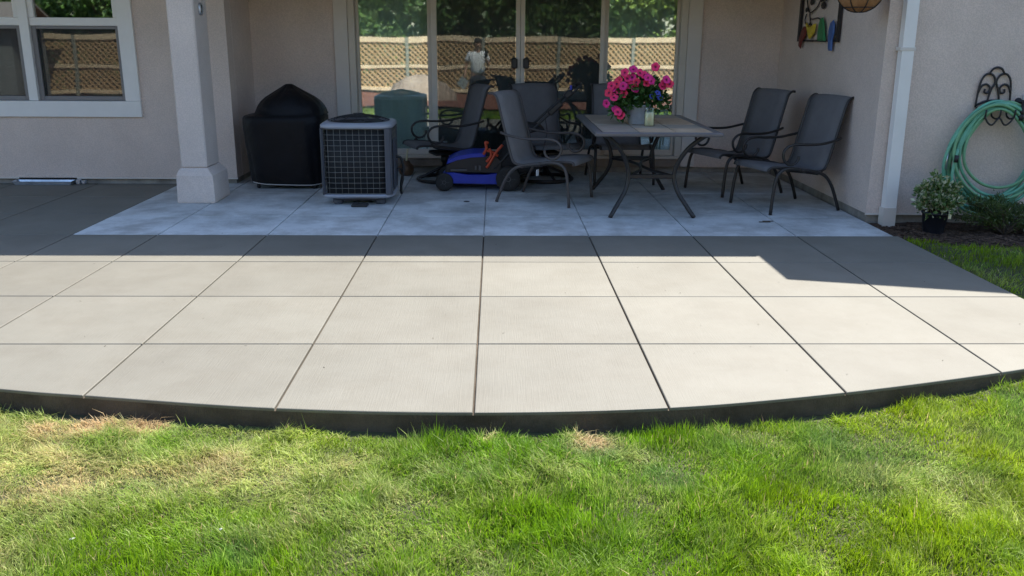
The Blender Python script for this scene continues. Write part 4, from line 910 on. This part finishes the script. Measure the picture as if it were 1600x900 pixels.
bird([(9.16, 1.52), (8.94, 1.52), (8.985, 1.60), (9.03, 1.70), (9.07, 1.745), (9.12, 1.74), (9.16, 1.68), (9.17, 1.58)], 'art_green')
bird([(8.83, 1.43), (8.75, 1.43), (8.76, 1.53), (8.73, 1.60), (8.74, 1.68), (8.78, 1.715), (8.83, 1.70), (8.87, 1.62), (8.86, 1.54)], 'art_blue')
# round disc on the post
DK = empty('thermometer', (-2.721, 8.60, 1.77), 0, 'small round pale disc fixed to the side of the porch post', 'thermometer')
b = MB(); b.lathe([(0.052, 0.001), (0.056, 0.006), (0.054, 0.016), (0.046, 0.018), (0.044, 0.012)], (0, 0, 0), 22, 'x'); b.build('case', 'galv', DK)
b = MB(); b.lathe([(0.045, 0.0125), (0.004, 0.0135)], (0, 0, 0), 18, 'x'); b.build('dial', 'vinyl', DK)
b = MB(); b.tube([(0.016, -0.005, -0.03), (0.016, 0.006, 0.035)], 0.004, 5, 1); b.build('needle', 'black', DK)
# hanging basket
HB = empty('hanging_basket', (2.975, 7.55, 1.755), 0, 'coco lined wire hanging basket at the top right of the porch', 'hanging basket')
prof = [(0.01, 0.0), (0.06, 0.006), (0.12, 0.035), (0.165, 0.08), (0.19, 0.13), (0.198, 0.18), (0.19, 0.182), (0.15, 0.15), (0.01, 0.14)]
b = MB(); b.lathe(prof, (0, 0, 0), 28); b.build('coco_liner', 'coco', HB)
b = MB()
for a in np.linspace(0, 2*math.pi, 9)[:-1]: b.tube([(r_*1.02*math.cos(a), r_*1.02*math.sin(a), z_-0.003) for r_, z_ in prof[:6]], 0.004, 5, 2)
for r_, z_ in (prof[2], prof[4], prof[5]): b.tube([(r_*1.025*math.cos(a), r_*1.025*math.sin(a), z_) for a in np.linspace(0, 2*math.pi, 25)[:-1]], 0.0045, 5, 1, closed=True)
b.build('wire_frame', 'iron', HB)
b = MB()
for a in (0.5, 2.6, 4.7): b.tube([(0.2*math.cos(a), 0.2*math.sin(a), 0.18), (0, 0, 0.62)], 0.003, 5, 1)
b.tube([(0, 0, 0.62), (0, 0.30, 0.76), (0, 0.46, 0.765)], 0.004, 5, 1); b.build('chain', 'iron', HB)
Cc, Dc = blob(350, (0, 0, 0.24), (0.2, 0.2, 0.1), 0.8); lf = leaves('foliage', Cc[Cc[:, 2] > 0.19], 0.06, Dc[Cc[:, 2] > 0.19]+np.array([0, 0, .5]), ((0.04, 0.11, 0.02), (0.09, 0.2, 0.04)), HB); tag(lf, kind='stuff')

# ------------------------------------------------------------------ hose hanger and hose
HX, HZ = 4.235, 0.93
HH = empty('hose_hanger', (HX, YW, HZ), 0, 'black wrought iron scroll hose hanger on the stucco wall', 'hose hanger')
w_ = MB(); y0 = -0.018
def sc(pts, r_=0.0095): w_.tube([(x, y0, z) for x, z in pts], r_, 6, 4)
sc([(-0.145, 0.06), (-0.14, 0.17), (-0.125, 0.28), (-0.085, 0.335), (-0.03, 0.325), (-0.005, 0.27), (-0.03, 0.205), (-0.045, 0.14), (-0.05, 0.09)])
sc([(0.145, 0.06), (0.14, 0.17), (0.125, 0.28), (0.085, 0.335), (0.03, 0.325), (0.005, 0.27), (0.03, 0.205), (0.045, 0.14), (0.05, 0.09)])
sc([(-0.065, 0.335), (-0.04, 0.375), (0.0, 0.39), (0.04, 0.375), (0.065, 0.335)])
sc([(-0.138, 0.18), (-0.115, 0.235), (-0.075, 0.25), (-0.042, 0.22), (-0.055, 0.18), (-0.085, 0.185), (-0.083, 0.212)]); sc([(0.138, 0.18), (0.115, 0.235), (0.075, 0.25), (0.042, 0.22), (0.055, 0.18), (0.085, 0.185), (0.083, 0.212)])
sc([(-0.145, 0.075), (-0.07, 0.108), (0, 0.116), (0.07, 0.108), (0.145, 0.075)])
w_.build('scroll_back', 'iron', HH)
w_ = MB(); 
for x in (-0.13, 0.0, 0.13): w_.tube([(x, -0.01, 0.06), (x, -0.03, -0.01), (x*0.95, -0.10, -0.03), (x*0.95, -0.155, -0.01), (x*0.95, -0.165, 0.05)], 0.008, 6, 3)
w_.tube([(-0.125, -0.155, -0.01), (-0.09, -0.155, -0.06), (-0.05, -0.155, -0.075), (0, -0.155, -0.02), (0.05, -0.155, -0.075), (0.09, -0.155, -0.06), (0.125, -0.155, -0.01)], 0.008, 6, 4); w_.build('cradle', 'iron', HH)
HS = empty('garden_hose', (HX+0.02, YW-0.09, 0.60), 0, 'green garden hose coiled in big loops on the iron hanger', 'garden hose')
rs_ = random.Random(5)
for i in range(11):
    rx = 0.295+0.0115*i+rs_.uniform(-0.02, 0.02); top = 0.385+0.006*i; bot = -0.29-0.019*i+rs_.uniform(-0.05, 0.03); yo = -0.055+0.014*(i % 6)+rs_.uniform(-.004, .004); sk = rs_.uniform(-0.05, 0.06); dx = rs_.uniform(-0.02, 0.04)
    pts = []
    for q in range(14):
        a = math.pi/2+2*math.pi*q/14; c, s_ = math.cos(a), math.sin(a)
        zc = (top if s_ > 0 else -bot)*s_; wx = rx*(1.0 if s_ < 0 else 1.0-0.22*s_)*(1+0.03*math.sin(2*a+1.7*i))
        pts.append((wx*c+sk*(-s_)+dx, yo+0.012*math.sin(3*a+i), zc))
    h = MB(); h.tube(pts, 0.0135, 8, 4, closed=True); h.build('loop', 'hose' if i % 3 else 'hose2', HS)
h = MB(); h.tube([(-0.33, -0.06, 0.05), (-0.355, -0.07, -0.15), (-0.33, -0.075, -0.32), (-0.24, -0.08, -0.45), (-0.10, -0.08, -0.50), (0.02, -0.08, -0.47)], 0.0135, 8, 4); h.build('hose_end', 'hose', HS)
h = MB(); h.tube([(-0.405, -0.03, 0.02), (-0.405, -0.035, -0.12)], 0.017, 8, 1); h.build('nozzle', 'galv', HS)
h = MB(); h.tube([(-0.34, -0.08, 0.0), (-0.345, -0.08, -0.06)], 0.018, 8, 1); h.build('coupling', 'black', HS)
SP = empty('hose_spigot', (4.46, YW, 1.04), 0, 'black hose spigot and valve at the right of the hanger', 'spigot')
b = MB(); b.lathe([(0.03, -0.001), (0.03, -0.01), (0.016, -0.012), (0.016, -0.14)], (0, 0, 0), 12, 'y'); b.tube([(0, -0.10, 0.0), (-0.02, -0.13, -0.03), (-0.035, -0.14, -0.10)], 0.019, 8, 3); b.build('valve_body', 'iron', SP)
b = MB(); b.lathe([(0.012, -0.15), (0.048, -0.152), (0.052, -0.165), (0.046, -0.178), (0.01, -0.18)], (0.015, 0, 0.04), 16, 'y'); b.build('hand_wheel', 'black', SP)
b = MB(); b.lathe([(0.024, -0.15), (0.026, -0.11), (0.022, -0.10)], (-0.035, -0.14, 0), 12); b.build('hose_nut', 'black', SP)
b = MB(); b.box(4.497, 4.63, YW-0.022, YW-0.001, 0.98, 1.10, 0.006); UB = empty('outlet_box', (0, 0, 0), 0, 'pale outlet cover plate beside the hose spigot at the right edge', 'outlet'); UB.location = (4.56, YW, 1.0)
bo = b.build('cover_plate', 'vinyl', UB); bo.location = (-4.56, -YW, -1.0)

# ------------------------------------------------------------------ plants in the bed
PP = empty('potted_plant', (3.70, 7.27, -0.03), 0, 'variegated leafy shrub in a dark pot below the hose', 'potted plant')
b = MB(); b.lathe([(0.075, 0.0), (0.082, 0.01), (0.102, 0.165), (0.110, 0.168), (0.110, 0.185), (0.098, 0.185), (0.09, 0.15), (0.01, 0.15)], (0, 0, 0), 24); b.build('pot', 'pot', PP)
b = MB(); pos = []
for i in range(44):
    a = random.random()*6.28; rr = random.uniform(0.03, 0.19); hh = random.uniform(0.28, 0.50)*(1-rr*1.4)
    p0 = Vector((0.03*math.cos(a), 0.03*math.sin(a), 0.15)); p2 = Vector((rr*math.cos(a), rr*math.sin(a), 0.03+hh)); p1 = p0.lerp(p2, .5)+Vector((0, 0, 0.05))
    b.tube([p0, p1, p2], 0.003, 5, 3); pos += [p0.lerp(p2, t)+Vector((0, 0, 0.05*math.sin(3.1*t))) for t in np.linspace(0.35, 1, 9) for _ in range(4)]
b.build('stems', 'bark', PP)
pos = np.array([tuple(p) for p in pos]); pos += RNG.normal(0, 0.012, pos.shape)
ex_, _d = blob(420, (0, 0, 0.29), (0.18, 0.18, 0.17), 0.6); pos = np.concatenate([pos, ex_])
lf = leaves('leaves', pos, 0.042, pos-np.array([0, 0, .2]), ((0.09, 0.17, 0.05), (0.16, 0.25, 0.08)), PP); tag(lf, kind='stuff')
kk = RNG.random(len(pos)) < 0.65
lf = leaves('variegated_leaves', pos[kk]+RNG.normal(0, 0.01, (kk.sum(), 3)), 0.038, pos[kk]-np.array([0, 0, .15]), ((0.42, 0.45, 0.25), (0.60, 0.60, 0.42)), PP); tag(lf, 'cream edged leaves', kind='stuff')
t_ = MB(); t_.box(0.06, 0.085, -0.105, -0.101, 0.14, 0.215); t_.build('plant_tag', 'wax', PP)
SH = empty('juniper_shrub', (4.28, 7.22, -0.035), 0, 'low spreading green juniper shrub at the foot of the hose', 'shrub')
b = MB(); P_, D_ = [], []
for i in range(34):
    a = random.random()*6.28; L_ = random.uniform(0.14, 0.42); up = random.uniform(0.05, 0.30)
    tip = Vector((L_*math.cos(a)*1.15, L_*math.sin(a)*0.65, up)); p0 = Vector((0, 0, 0.0)); mid = p0.lerp(tip, .5)+Vector((0, 0, 0.05)); b.tube([p0, mid, tip], [0.008, 0.003], 5, 3)
    for t in np.linspace(0.3, 1.05, 22):
        q = p0.lerp(tip, t)+Vector((0, 0, 0.05*math.sin(3.1*min(1, t))))
        for _ in range(7): P_.append(tuple(q+Vector((random.gauss(0, .02), random.gauss(0, .02), random.gauss(0, .012))))); D_.append(tuple(tip*1.0+Vector((random.gauss(0, .2), random.gauss(0, .2), .2))))
b.build('branches', 'bark', SH)
lf = leaves('needles', np.array(P_), 0.034, np.array(D_), ((0.045, 0.085, 0.02), (0.12, 0.17, 0.04)), SH, aspect=0.25); tag(lf, kind='stuff')

# ------------------------------------------------------------------ foundation vent tray on the left
FV = empty('foundation_vent', (-4.75, 9.50, 0.0), 0, 'shiny galvanised vent tray at the foot of the wall below the window', 'vent')
b = MB(); b.rings([[(-0.33, -0.09, 0.002), (0.25, -0.09, 0.002), (0.25, 0.02, 0.002), (-0.33, 0.02, 0.002)], [(-0.36, -0.10, 0.038), (0.27, -0.10, 0.038), (0.27, 0.03, 0.045), (-0.36, 0.03, 0.045)], [(-0.345, -0.085, 0.036), (0.255, -0.085, 0.036), (0.255, 0.02, 0.04), (-0.345, 0.02, 0.04)], [(-0.32, -0.075, 0.012), (0.24, -0.075, 0.012), (0.24, 0.01, 0.012), (-0.32, 0.01, 0.012)]], True, True, False); b.build('tray', 'galv', FV)
b = MB(); b.box(-0.33, 0.28, 0.012, 0.026, 0.046, 0.064); b.build('vent_slot', 'black', FV)
b = MB(); b.box(0.29, 0.335, -0.05, 0.01, 0.002, 0.05, 0.006); b.box(0.345, 0.385, -0.04, 0.01, 0.006, 0.042, 0.004); b.build('end_bracket', 'galv', FV)

# ------------------------------------------------------------------ back yard seen in the glass: fence, bed, boulder, trees, shed, photographer
def strip(name, pts, m, z):
    b = MB(); b.add([(x, y, float(ground(x, y))+z) for x, y in pts], [tuple(range(len(pts)))]); return tag(b.build(name, m), kind='structure')
YF = -8.0
b = np.linspace(-24, 16, 60); yb0 = -1.5+0.3*np.sin(b*0.7); BXX = np.repeat(b[:, None], 12, 1); tt = np.linspace(0, 1, 12)[None]; BYY = yb0[:, None]*(1-tt)+(-8.6)*tt
BZZ = ground(BXX, BYY)+0.05+0.05*vnoise(BXX, BYY, 1.5, 77); I = np.arange(BXX.size).reshape(BXX.shape)
bd = np_mesh('bark_bed', np.stack([BXX, BYY, BZZ], -1).reshape(-1, 3), np.stack([I[:-1, :-1], I[:-1, 1:], I[1:, 1:], I[1:, :-1]], -1).reshape(-1, 4), None, 'redmulch', smooth=True); tag(bd, kind='structure')
FE = empty('lattice_fence', (-3, YF, -0.35), 0, 'tan cedar lattice fence with pale rails across the back yard', 'fence')
fx = np.arange(-22, 16.1, 2.4); TOP = 1.42
for i, x in enumerate(fx):
    p = MB(); p.box(-0.05, 0.05, -0.05, 0.05, 0, 1.86 if i != 5 else 2.0, 0.006); p.build('fence_post', 'fpost', FE, (float(x)+3, 0, 0))
    if i == len(fx)-1: break
    for z in (TOP, 0.62, -0.12):
        rl = MB(); wob = random.uniform(-.015, .015); rl.box(0.055, 2.345, -0.03, 0.03, z+0.35-0.055, z+0.35+(0.10 if z > 1 else 0.05), 0.006); rl.build('rail', 'rail', FE, (float(x)+3, 0.02, wob))
    for (z0, z1) in ((0.68, 1.365), (-0.065, 0.565)):
        la = MB(); hgt = z1-z0; wdt = 2.29
        for s_ in (1, -1):
            for u in np.arange(-hgt, wdt, 0.17):
                a0 = max(0, -u); a1 = min(hgt, wdt-u)
                if a1-a0 < 0.05: continue
                xa, xb = u+a0, u+a1
                if s_ < 0: xa, xb = wdt-xa, wdt-xb
                za, zb = a0, a1; hwid = 0.044 if s_ < 0 else 0.026; yy = -0.006*s_
                la.add([(xa-hwid, yy-.004, za), (xa+hwid, yy-.004, za), (xb+hwid, yy-.004, zb), (xb-hwid, yy-.004, zb), (xa-hwid, yy+.004, za), (xa+hwid, yy+.004, za), (xb+hwid, yy+.004, zb), (xb-hwid, yy+.004, zb)],
                       [(0, 1, 2, 3), (7, 6, 5, 4), (0, 3, 7, 4), (1, 5, 6, 2)])
        lo = la.build('lattice_panel', 'fence', FE, (float(x)+3+0.055, 0, z0+0.35)); lo['kind'] = 'stuff'
p = MB(); p.box(-0.06, 0.06, -0.06, 0.06, 0, 0.10, 0.01); p.build('post_cap', 'art_yellow', FE, (float(fx[5])+3, 0, 2.0))
BO = MB(); rg = []
for i, (r_, z_) in enumerate(((0.72, -0.15), (0.80, 0.1), (0.78, 0.35), (0.60, 0.62), (0.35, 0.80), (0.08, 0.86))):
    rg.append([(r_*math.cos(a)*(1.2+0.18*math.sin(3*a+i)), r_*math.sin(a)*(0.8+0.12*math.sin(5*a+2*i)), z_+0.06*math.sin(4*a+i)) for a in np.linspace(0, 2*math.pi, 23)[:-1]])
BO.rings(rg, True, False, True); bo = BO.build('boulder', 'rock', None, (-2.15, -4.6, -0.42)); tag(bo, 'big tan boulder mirrored in the left door panel', 'boulder')
SHD = empty('shed', (-14.75, -6.4, -0.4), 0, 'grey garden shed mirrored at the left of the window', 'shed')
for k in range(11):
    b = MB(); b.box(-1.9, 1.9, -0.9-0.02*(k % 2), 0.9, 0.2*k+0.002, 0.2*k+0.196, 0.004); b.build('siding_board', 'grey_wall', SHD)
b = MB(); roof_slab(b, [(-2.2, -1.2, 2.15), (2.2, -1.2, 2.15), (2.2, 0.0, 2.75), (-2.2, 0.0, 2.75)], 0.06); roof_slab(b, [(-2.2, 0, 2.75), (2.2, 0, 2.75), (2.2, 1.2, 2.15), (-2.2, 1.2, 2.15)], 0.06); b.build('shed_roof', 'shingle', SHD)
def tree(name, x, y, h, r, cols, label, nl=5200, base=0.9, lsz=0.16, conif=False):
    T = empty(name, (x, y, -0.4), 0, label, 'tree'); tr = MB()
    tr.tube([(0, 0, 0), (0.06, 0.03, h*.3), (-0.04, 0.05, h*.6), (0.02, 0, h*.93)], [0.02*h+0.03, 0.02], 9, 4)
    cl = []
    for i in range(26):
        t = random.uniform(0.18, 0.98); a = random.random()*6.28; z = base+(h-base)*t
        pr = r*(1-t)**0.8 if conif else r*math.sin(math.pi*min(0.97, 0.22+0.72*t))**0.7
        q = (pr*math.cos(a)*random.uniform(.5, .95), pr*math.sin(a)*random.uniform(.5, .95), z); cl.append((q, (0.30 if conif else 0.42)*r*random.uniform(.6, 1.15)))
        if i % 2 == 0: tr.tube([(0, 0, max(0.4, z*0.72)), (q[0]*.5, q[1]*.5, z*0.88), q], [0.008*h, 0.008], 6, 3)
    tr.build('trunk', 'bark', T)
    Cs, Ds = [], []
    for q, rr in cl:
        c_, d_ = blob(nl//26, q, (rr, rr, rr*0.75), 0.75); Cs.append(c_); Ds.append(d_)
    Cs = np.concatenate(Cs); Ds = np.concatenate(Ds); k = Cs[:, 2] > 0.25
    lf = leaves('crown', Cs[k], lsz, Ds[k], cols, T); tag(lf, kind='stuff'); return T
TG = 'trees beyond the fence'
for args in ((('leafy_tree', 5.6, -10.6, 6.5, 2.3, ((0.19, 0.30, 0.04), (0.27, 0.38, 0.06)), 'bright yellow-green tree mirrored in the right door panel')),
             (('dark_conifer', 9.2, -11.5, 8.5, 1.9, ((0.02, 0.05, 0.02), (0.045, 0.09, 0.03)), 'dark green conifer mirrored at the right edge of the door', 5200, 0.5, 0.14, True)),
             (('leafy_tree', 1.9, -11.6, 7.5, 2.4, ((0.06, 0.13, 0.03), (0.10, 0.19, 0.05)), 'dark green tree mirrored in the door panel right of centre')),
             (('leafy_tree', -1.6, -12.2, 8.0, 2.5, ((0.05, 0.11, 0.03), (0.09, 0.17, 0.045)), 'shadowy tree mirrored in the door panel left of centre')),
             (('leafy_tree', -5.2, -11.0, 7.0, 2.3, ((0.10, 0.20, 0.05), (0.16, 0.27, 0.07)), 'mid green tree mirrored in the left door panel')),
             (('leafy_tree', -9.0, -12.0, 7.5, 2.5, ((0.045, 0.10, 0.025), (0.08, 0.16, 0.04)), 'green tree behind the fence left of the door view')),
             (('leafy_tree', -12.6, -10.6, 6.8, 2.4, ((0.05, 0.12, 0.025), (0.10, 0.20, 0.04)), 'glossy green tree mirrored in the upper right window pane')),
             (('leafy_tree', -16.8, -12.0, 7.5, 2.6, ((0.03, 0.08, 0.02), (0.06, 0.13, 0.03)), 'dark tree behind the grey shed, mirrored in the upper left pane')),
             (('leafy_tree', 13.2, -11.5, 7.0, 2.6, ((0.04, 0.09, 0.02), (0.08, 0.15, 0.03)), 'tree at the far right end of the back fence'))):
    tag(tree(*args), group=TG)
hd = []
for i in range(620):
    hd.append(((-26+46*(i+random.random())/620, -10.2+random.uniform(-1.0, .8), random.uniform(0.2, 4.6)), random.uniform(.4, .7)))
Cs = np.concatenate([blob(100, q, (rr, rr, rr), 0.8)[0] for q, rr in hd]); lf = leaves('hedge', Cs, 0.25, RNG.normal(0, 1, Cs.shape)+np.array([0, .6, .3]), ((0.05, 0.11, 0.03), (0.12, 0.20, 0.05))); tag(lf, 'dense green hedge growing behind the lattice fence', 'hedge')

hd = []
for i in range(420):
    hd.append(((-34+64*(i+random.random())/420, -15.5+random.uniform(-1.2, 1.2), random.uniform(-0.2, 5.2)), random.uniform(.8, 1.3)))
Cs = np.concatenate([blob(90, q, (rr, rr, rr), 0.9)[0] for q, rr in hd]); lf = leaves('woodland', Cs, 0.5, RNG.normal(0, 1, Cs.shape)+np.array([0, .6, .3]), ((0.05, 0.11, 0.03), (0.11, 0.18, 0.05)), aspect=0.7); tag(lf, 'distant belt of trees behind the hedge', 'trees', kind='stuff')

# photographer: one continuous skinned body, clothes as shells
def skin_obj(name, pts, edges, rad, m, parent, root=0, sub=2):
    me = bpy.data.meshes.new(name); me.from_pydata([tuple(p) for p in pts], edges, []); me.update()
    o = link(name, me, parent); sk = o.modifiers.new('skin', 'SKIN'); sk.use_smooth_shade = True
    for i, r_ in enumerate(rad):
        d_ = me.skin_vertices[0].data[i]; d_.radius = r_ if isinstance(r_, tuple) else (r_, r_); d_.use_root = (i == root)
    sb = o.modifiers.new('sub', 'SUBSURF'); sb.levels = sub; sb.render_levels = sub
    me.materials.append(M[m]); return o

PX, PY = -0.42, -0.70
PE = empty('person', (PX, PY, float(ground(PX, PY))), 0, 'person in white t-shirt and dark shorts holding up a phone, mirrored in the door', 'person')
V_, E_, R_ = [], [], []
def jt(p, r_, par=None):
    V_.append(p); R_.append(r_); i = len(V_)-1
    if par is not None: E_.append((par, i))
    return i
pel = jt((0, 0, 0.95), (0.145, 0.105)); sp = jt((0, 0, 1.10), (0.135, 0.10), pel); chs = jt((0, 0, 1.30), (0.155, 0.11), sp); nk0 = jt((0, -0.005, 1.46), (0.07, 0.065), chs)
nk = jt((0, 0.005, 1.53), 0.055, nk0); hd0 = jt((0, 0.03, 1.60), (0.068, 0.078), nk); hd1 = jt((0, 0.025, 1.68), (0.075, 0.092), hd0); hd2 = jt((0, 0.015, 1.745), (0.05, 0.06), hd1)
jt((0, 0.135, 1.635), 0.012, hd0)
for sx in (-1, 1): jt((sx*0.09, 0.02, 1.64), 0.014, hd0)
def hand(w_, fwd, side, up, par):
    w_, fwd, side, up = Vector(w_), Vector(fwd), Vector(side), Vector(up)
    pm = jt(tuple(w_+fwd*0.06), (0.030, 0.02), par)
    for k, (o_, L1) in enumerate(((-0.030, 0.060), (-0.010, 0.072), (0.010, 0.068), (0.028, 0.055))):
        a_ = jt(tuple(w_+fwd*0.098+side*o_), 0.010, pm); b_ = jt(tuple(w_+fwd*(0.098+L1*.55)+side*o_*1.1+up*0.012), 0.009, a_); jt(tuple(w_+fwd*(0.098+L1*.85)+side*o_*1.1+up*0.035), 0.008, b_)
    t0 = jt(tuple(w_+fwd*0.045-side*0.042+up*0.01), 0.011, pm); jt(tuple(w_+fwd*0.075-side*0.062+up*0.025), 0.009, t0)
sL = jt((-0.185, 0, 1.41), 0.062, chs); eL = jt((-0.27, -0.02, 1.14), 0.043, sL); wL = jt((-0.30, 0.12, 0.93), 0.030, eL); hand((-0.30, 0.12, 0.93), (-0.08, 0.35, -0.93), (0.2, 0.9, 0.3), (1, -0.1, -0.1), wL)
sR = jt((0.185, 0, 1.41), 0.062, chs); eR = jt((0.26, 0.08, 1.15), 0.043, sR); wR = jt((0.20, 0.31, 1.29), 0.030, eR); hand((0.20, 0.31, 1.29), (0.03, 0.35, 0.93), (0.9, 0.1, 0), (0, -0.9, 0.3), wR)
for sx in (-1, 1):
    hp_i = jt((sx*0.095, 0, 0.86), (0.088, 0.095), pel); kn = jt((sx*0.105, 0.015, 0.48), 0.058, hp_i); cf = jt((sx*0.11, -0.015, 0.33), 0.056, kn); an = jt((sx*0.11, -0.01, 0.09), 0.038, cf); jt((sx*0.12, 0.13, 0.035), (0.04, 0.028), an)
skin_obj('body', V_, E_, R_, 'skin', PE, pel, 2)
skin_obj('shirt', [(0, 0, 0.90), (0, 0, 1.08), (0, 0, 1.29), (0, 0, 1.44), (-0.19, 0, 1.41), (-0.262, -0.012, 1.22), (0.19, 0, 1.41), (0.255, 0.05, 1.24)], [(0, 1), (1, 2), (2, 3), (2, 4), (4, 5), (2, 6), (6, 7)], [(0.185, 0.14), (0.175, 0.135), (0.19, 0.14), (0.085, 0.08), 0.09, 0.078, 0.09, 0.078], 'shirt', PE, 0, 2)
skin_obj('shorts', [(0, 0, 0.97), (0, 0, 0.88), (-0.105, 0, 0.78), (-0.115, 0.01, 0.48), (0.105, 0, 0.78), (0.115, 0.01, 0.48)], [(0, 1), (1, 2), (2, 3), (1, 4), (4, 5)], [(0.165, 0.125), (0.165, 0.125), 0.11, 0.09, 0.11, 0.09], 'shorts', PE, 0, 2)
b = MB(); rg = []
for z_, r_, cy in ((1.655, 0.093, -0.012), (1.69, 0.100, -0.006), (1.735, 0.094, 0.0), (1.775, 0.07, 0.002), (1.795, 0.03, 0.002)): rg.append([(r_*0.86*math.cos(a), 0.012+cy+r_*1.06*math.sin(a), z_) for a in np.linspace(0, 2*math.pi, 21)[:-1]])
b.rings(rg, True, True, True); b.build('hair', 'hair', PE)
for sx in (-1, 1):
    b = MB(); b.lathe([(0.002, -0.008), (0.009, -0.004), (0.011, 0.0), (0.009, 0.005), (0.002, 0.008)], (sx*0.031, 0.106, 1.655), 10); b.build('eye', 'black', PE)
    b = MB(); b.rings([[(sx*0.12+0.052*math.cos(a)*s_, 0.055+0.135*math.sin(a)*s_, z_) for a in np.linspace(0, 2*math.pi, 17)[:-1]] for z_, s_ in ((0.0, 0.95), (0.03, 1.0), (0.07, 0.8), (0.10, 0.5))], True, True, True); b.build('shoe', 'shoe', PE)
b = MB(); b.box(-0.024, 0.024, 0.106, 0.112, 1.575, 1.583, 0.002); b.build('mouth', 'hair', PE)
PZ = float(ground(PX, PY))
b = MB(); b.box(-0.037, 0.037, -0.005, 0.005, -0.075, 0.075, 0.004); PH = b.build('phone', 'black', None, (PX+0.21, PY+0.385, PZ+1.43)); PH.rotation_euler = (R(-16), 0, 0); tag(PH, 'black phone held up by the mirrored person', 'phone')
b = MB(); b.box(-0.105, 0.105, -0.0015, 0.0015, -0.14, 0.10); b.xform(lambda x, y, z: (x, y+0.03*math.sin(z*9), z)); PA = b.build('paper_sheet', 'paper', None, (PX-0.325, PY+0.195, PZ+0.78)); PA.rotation_euler = (0, R(35), R(20)); tag(PA, 'white sheet of paper in the hand of the mirrored person', 'paper')
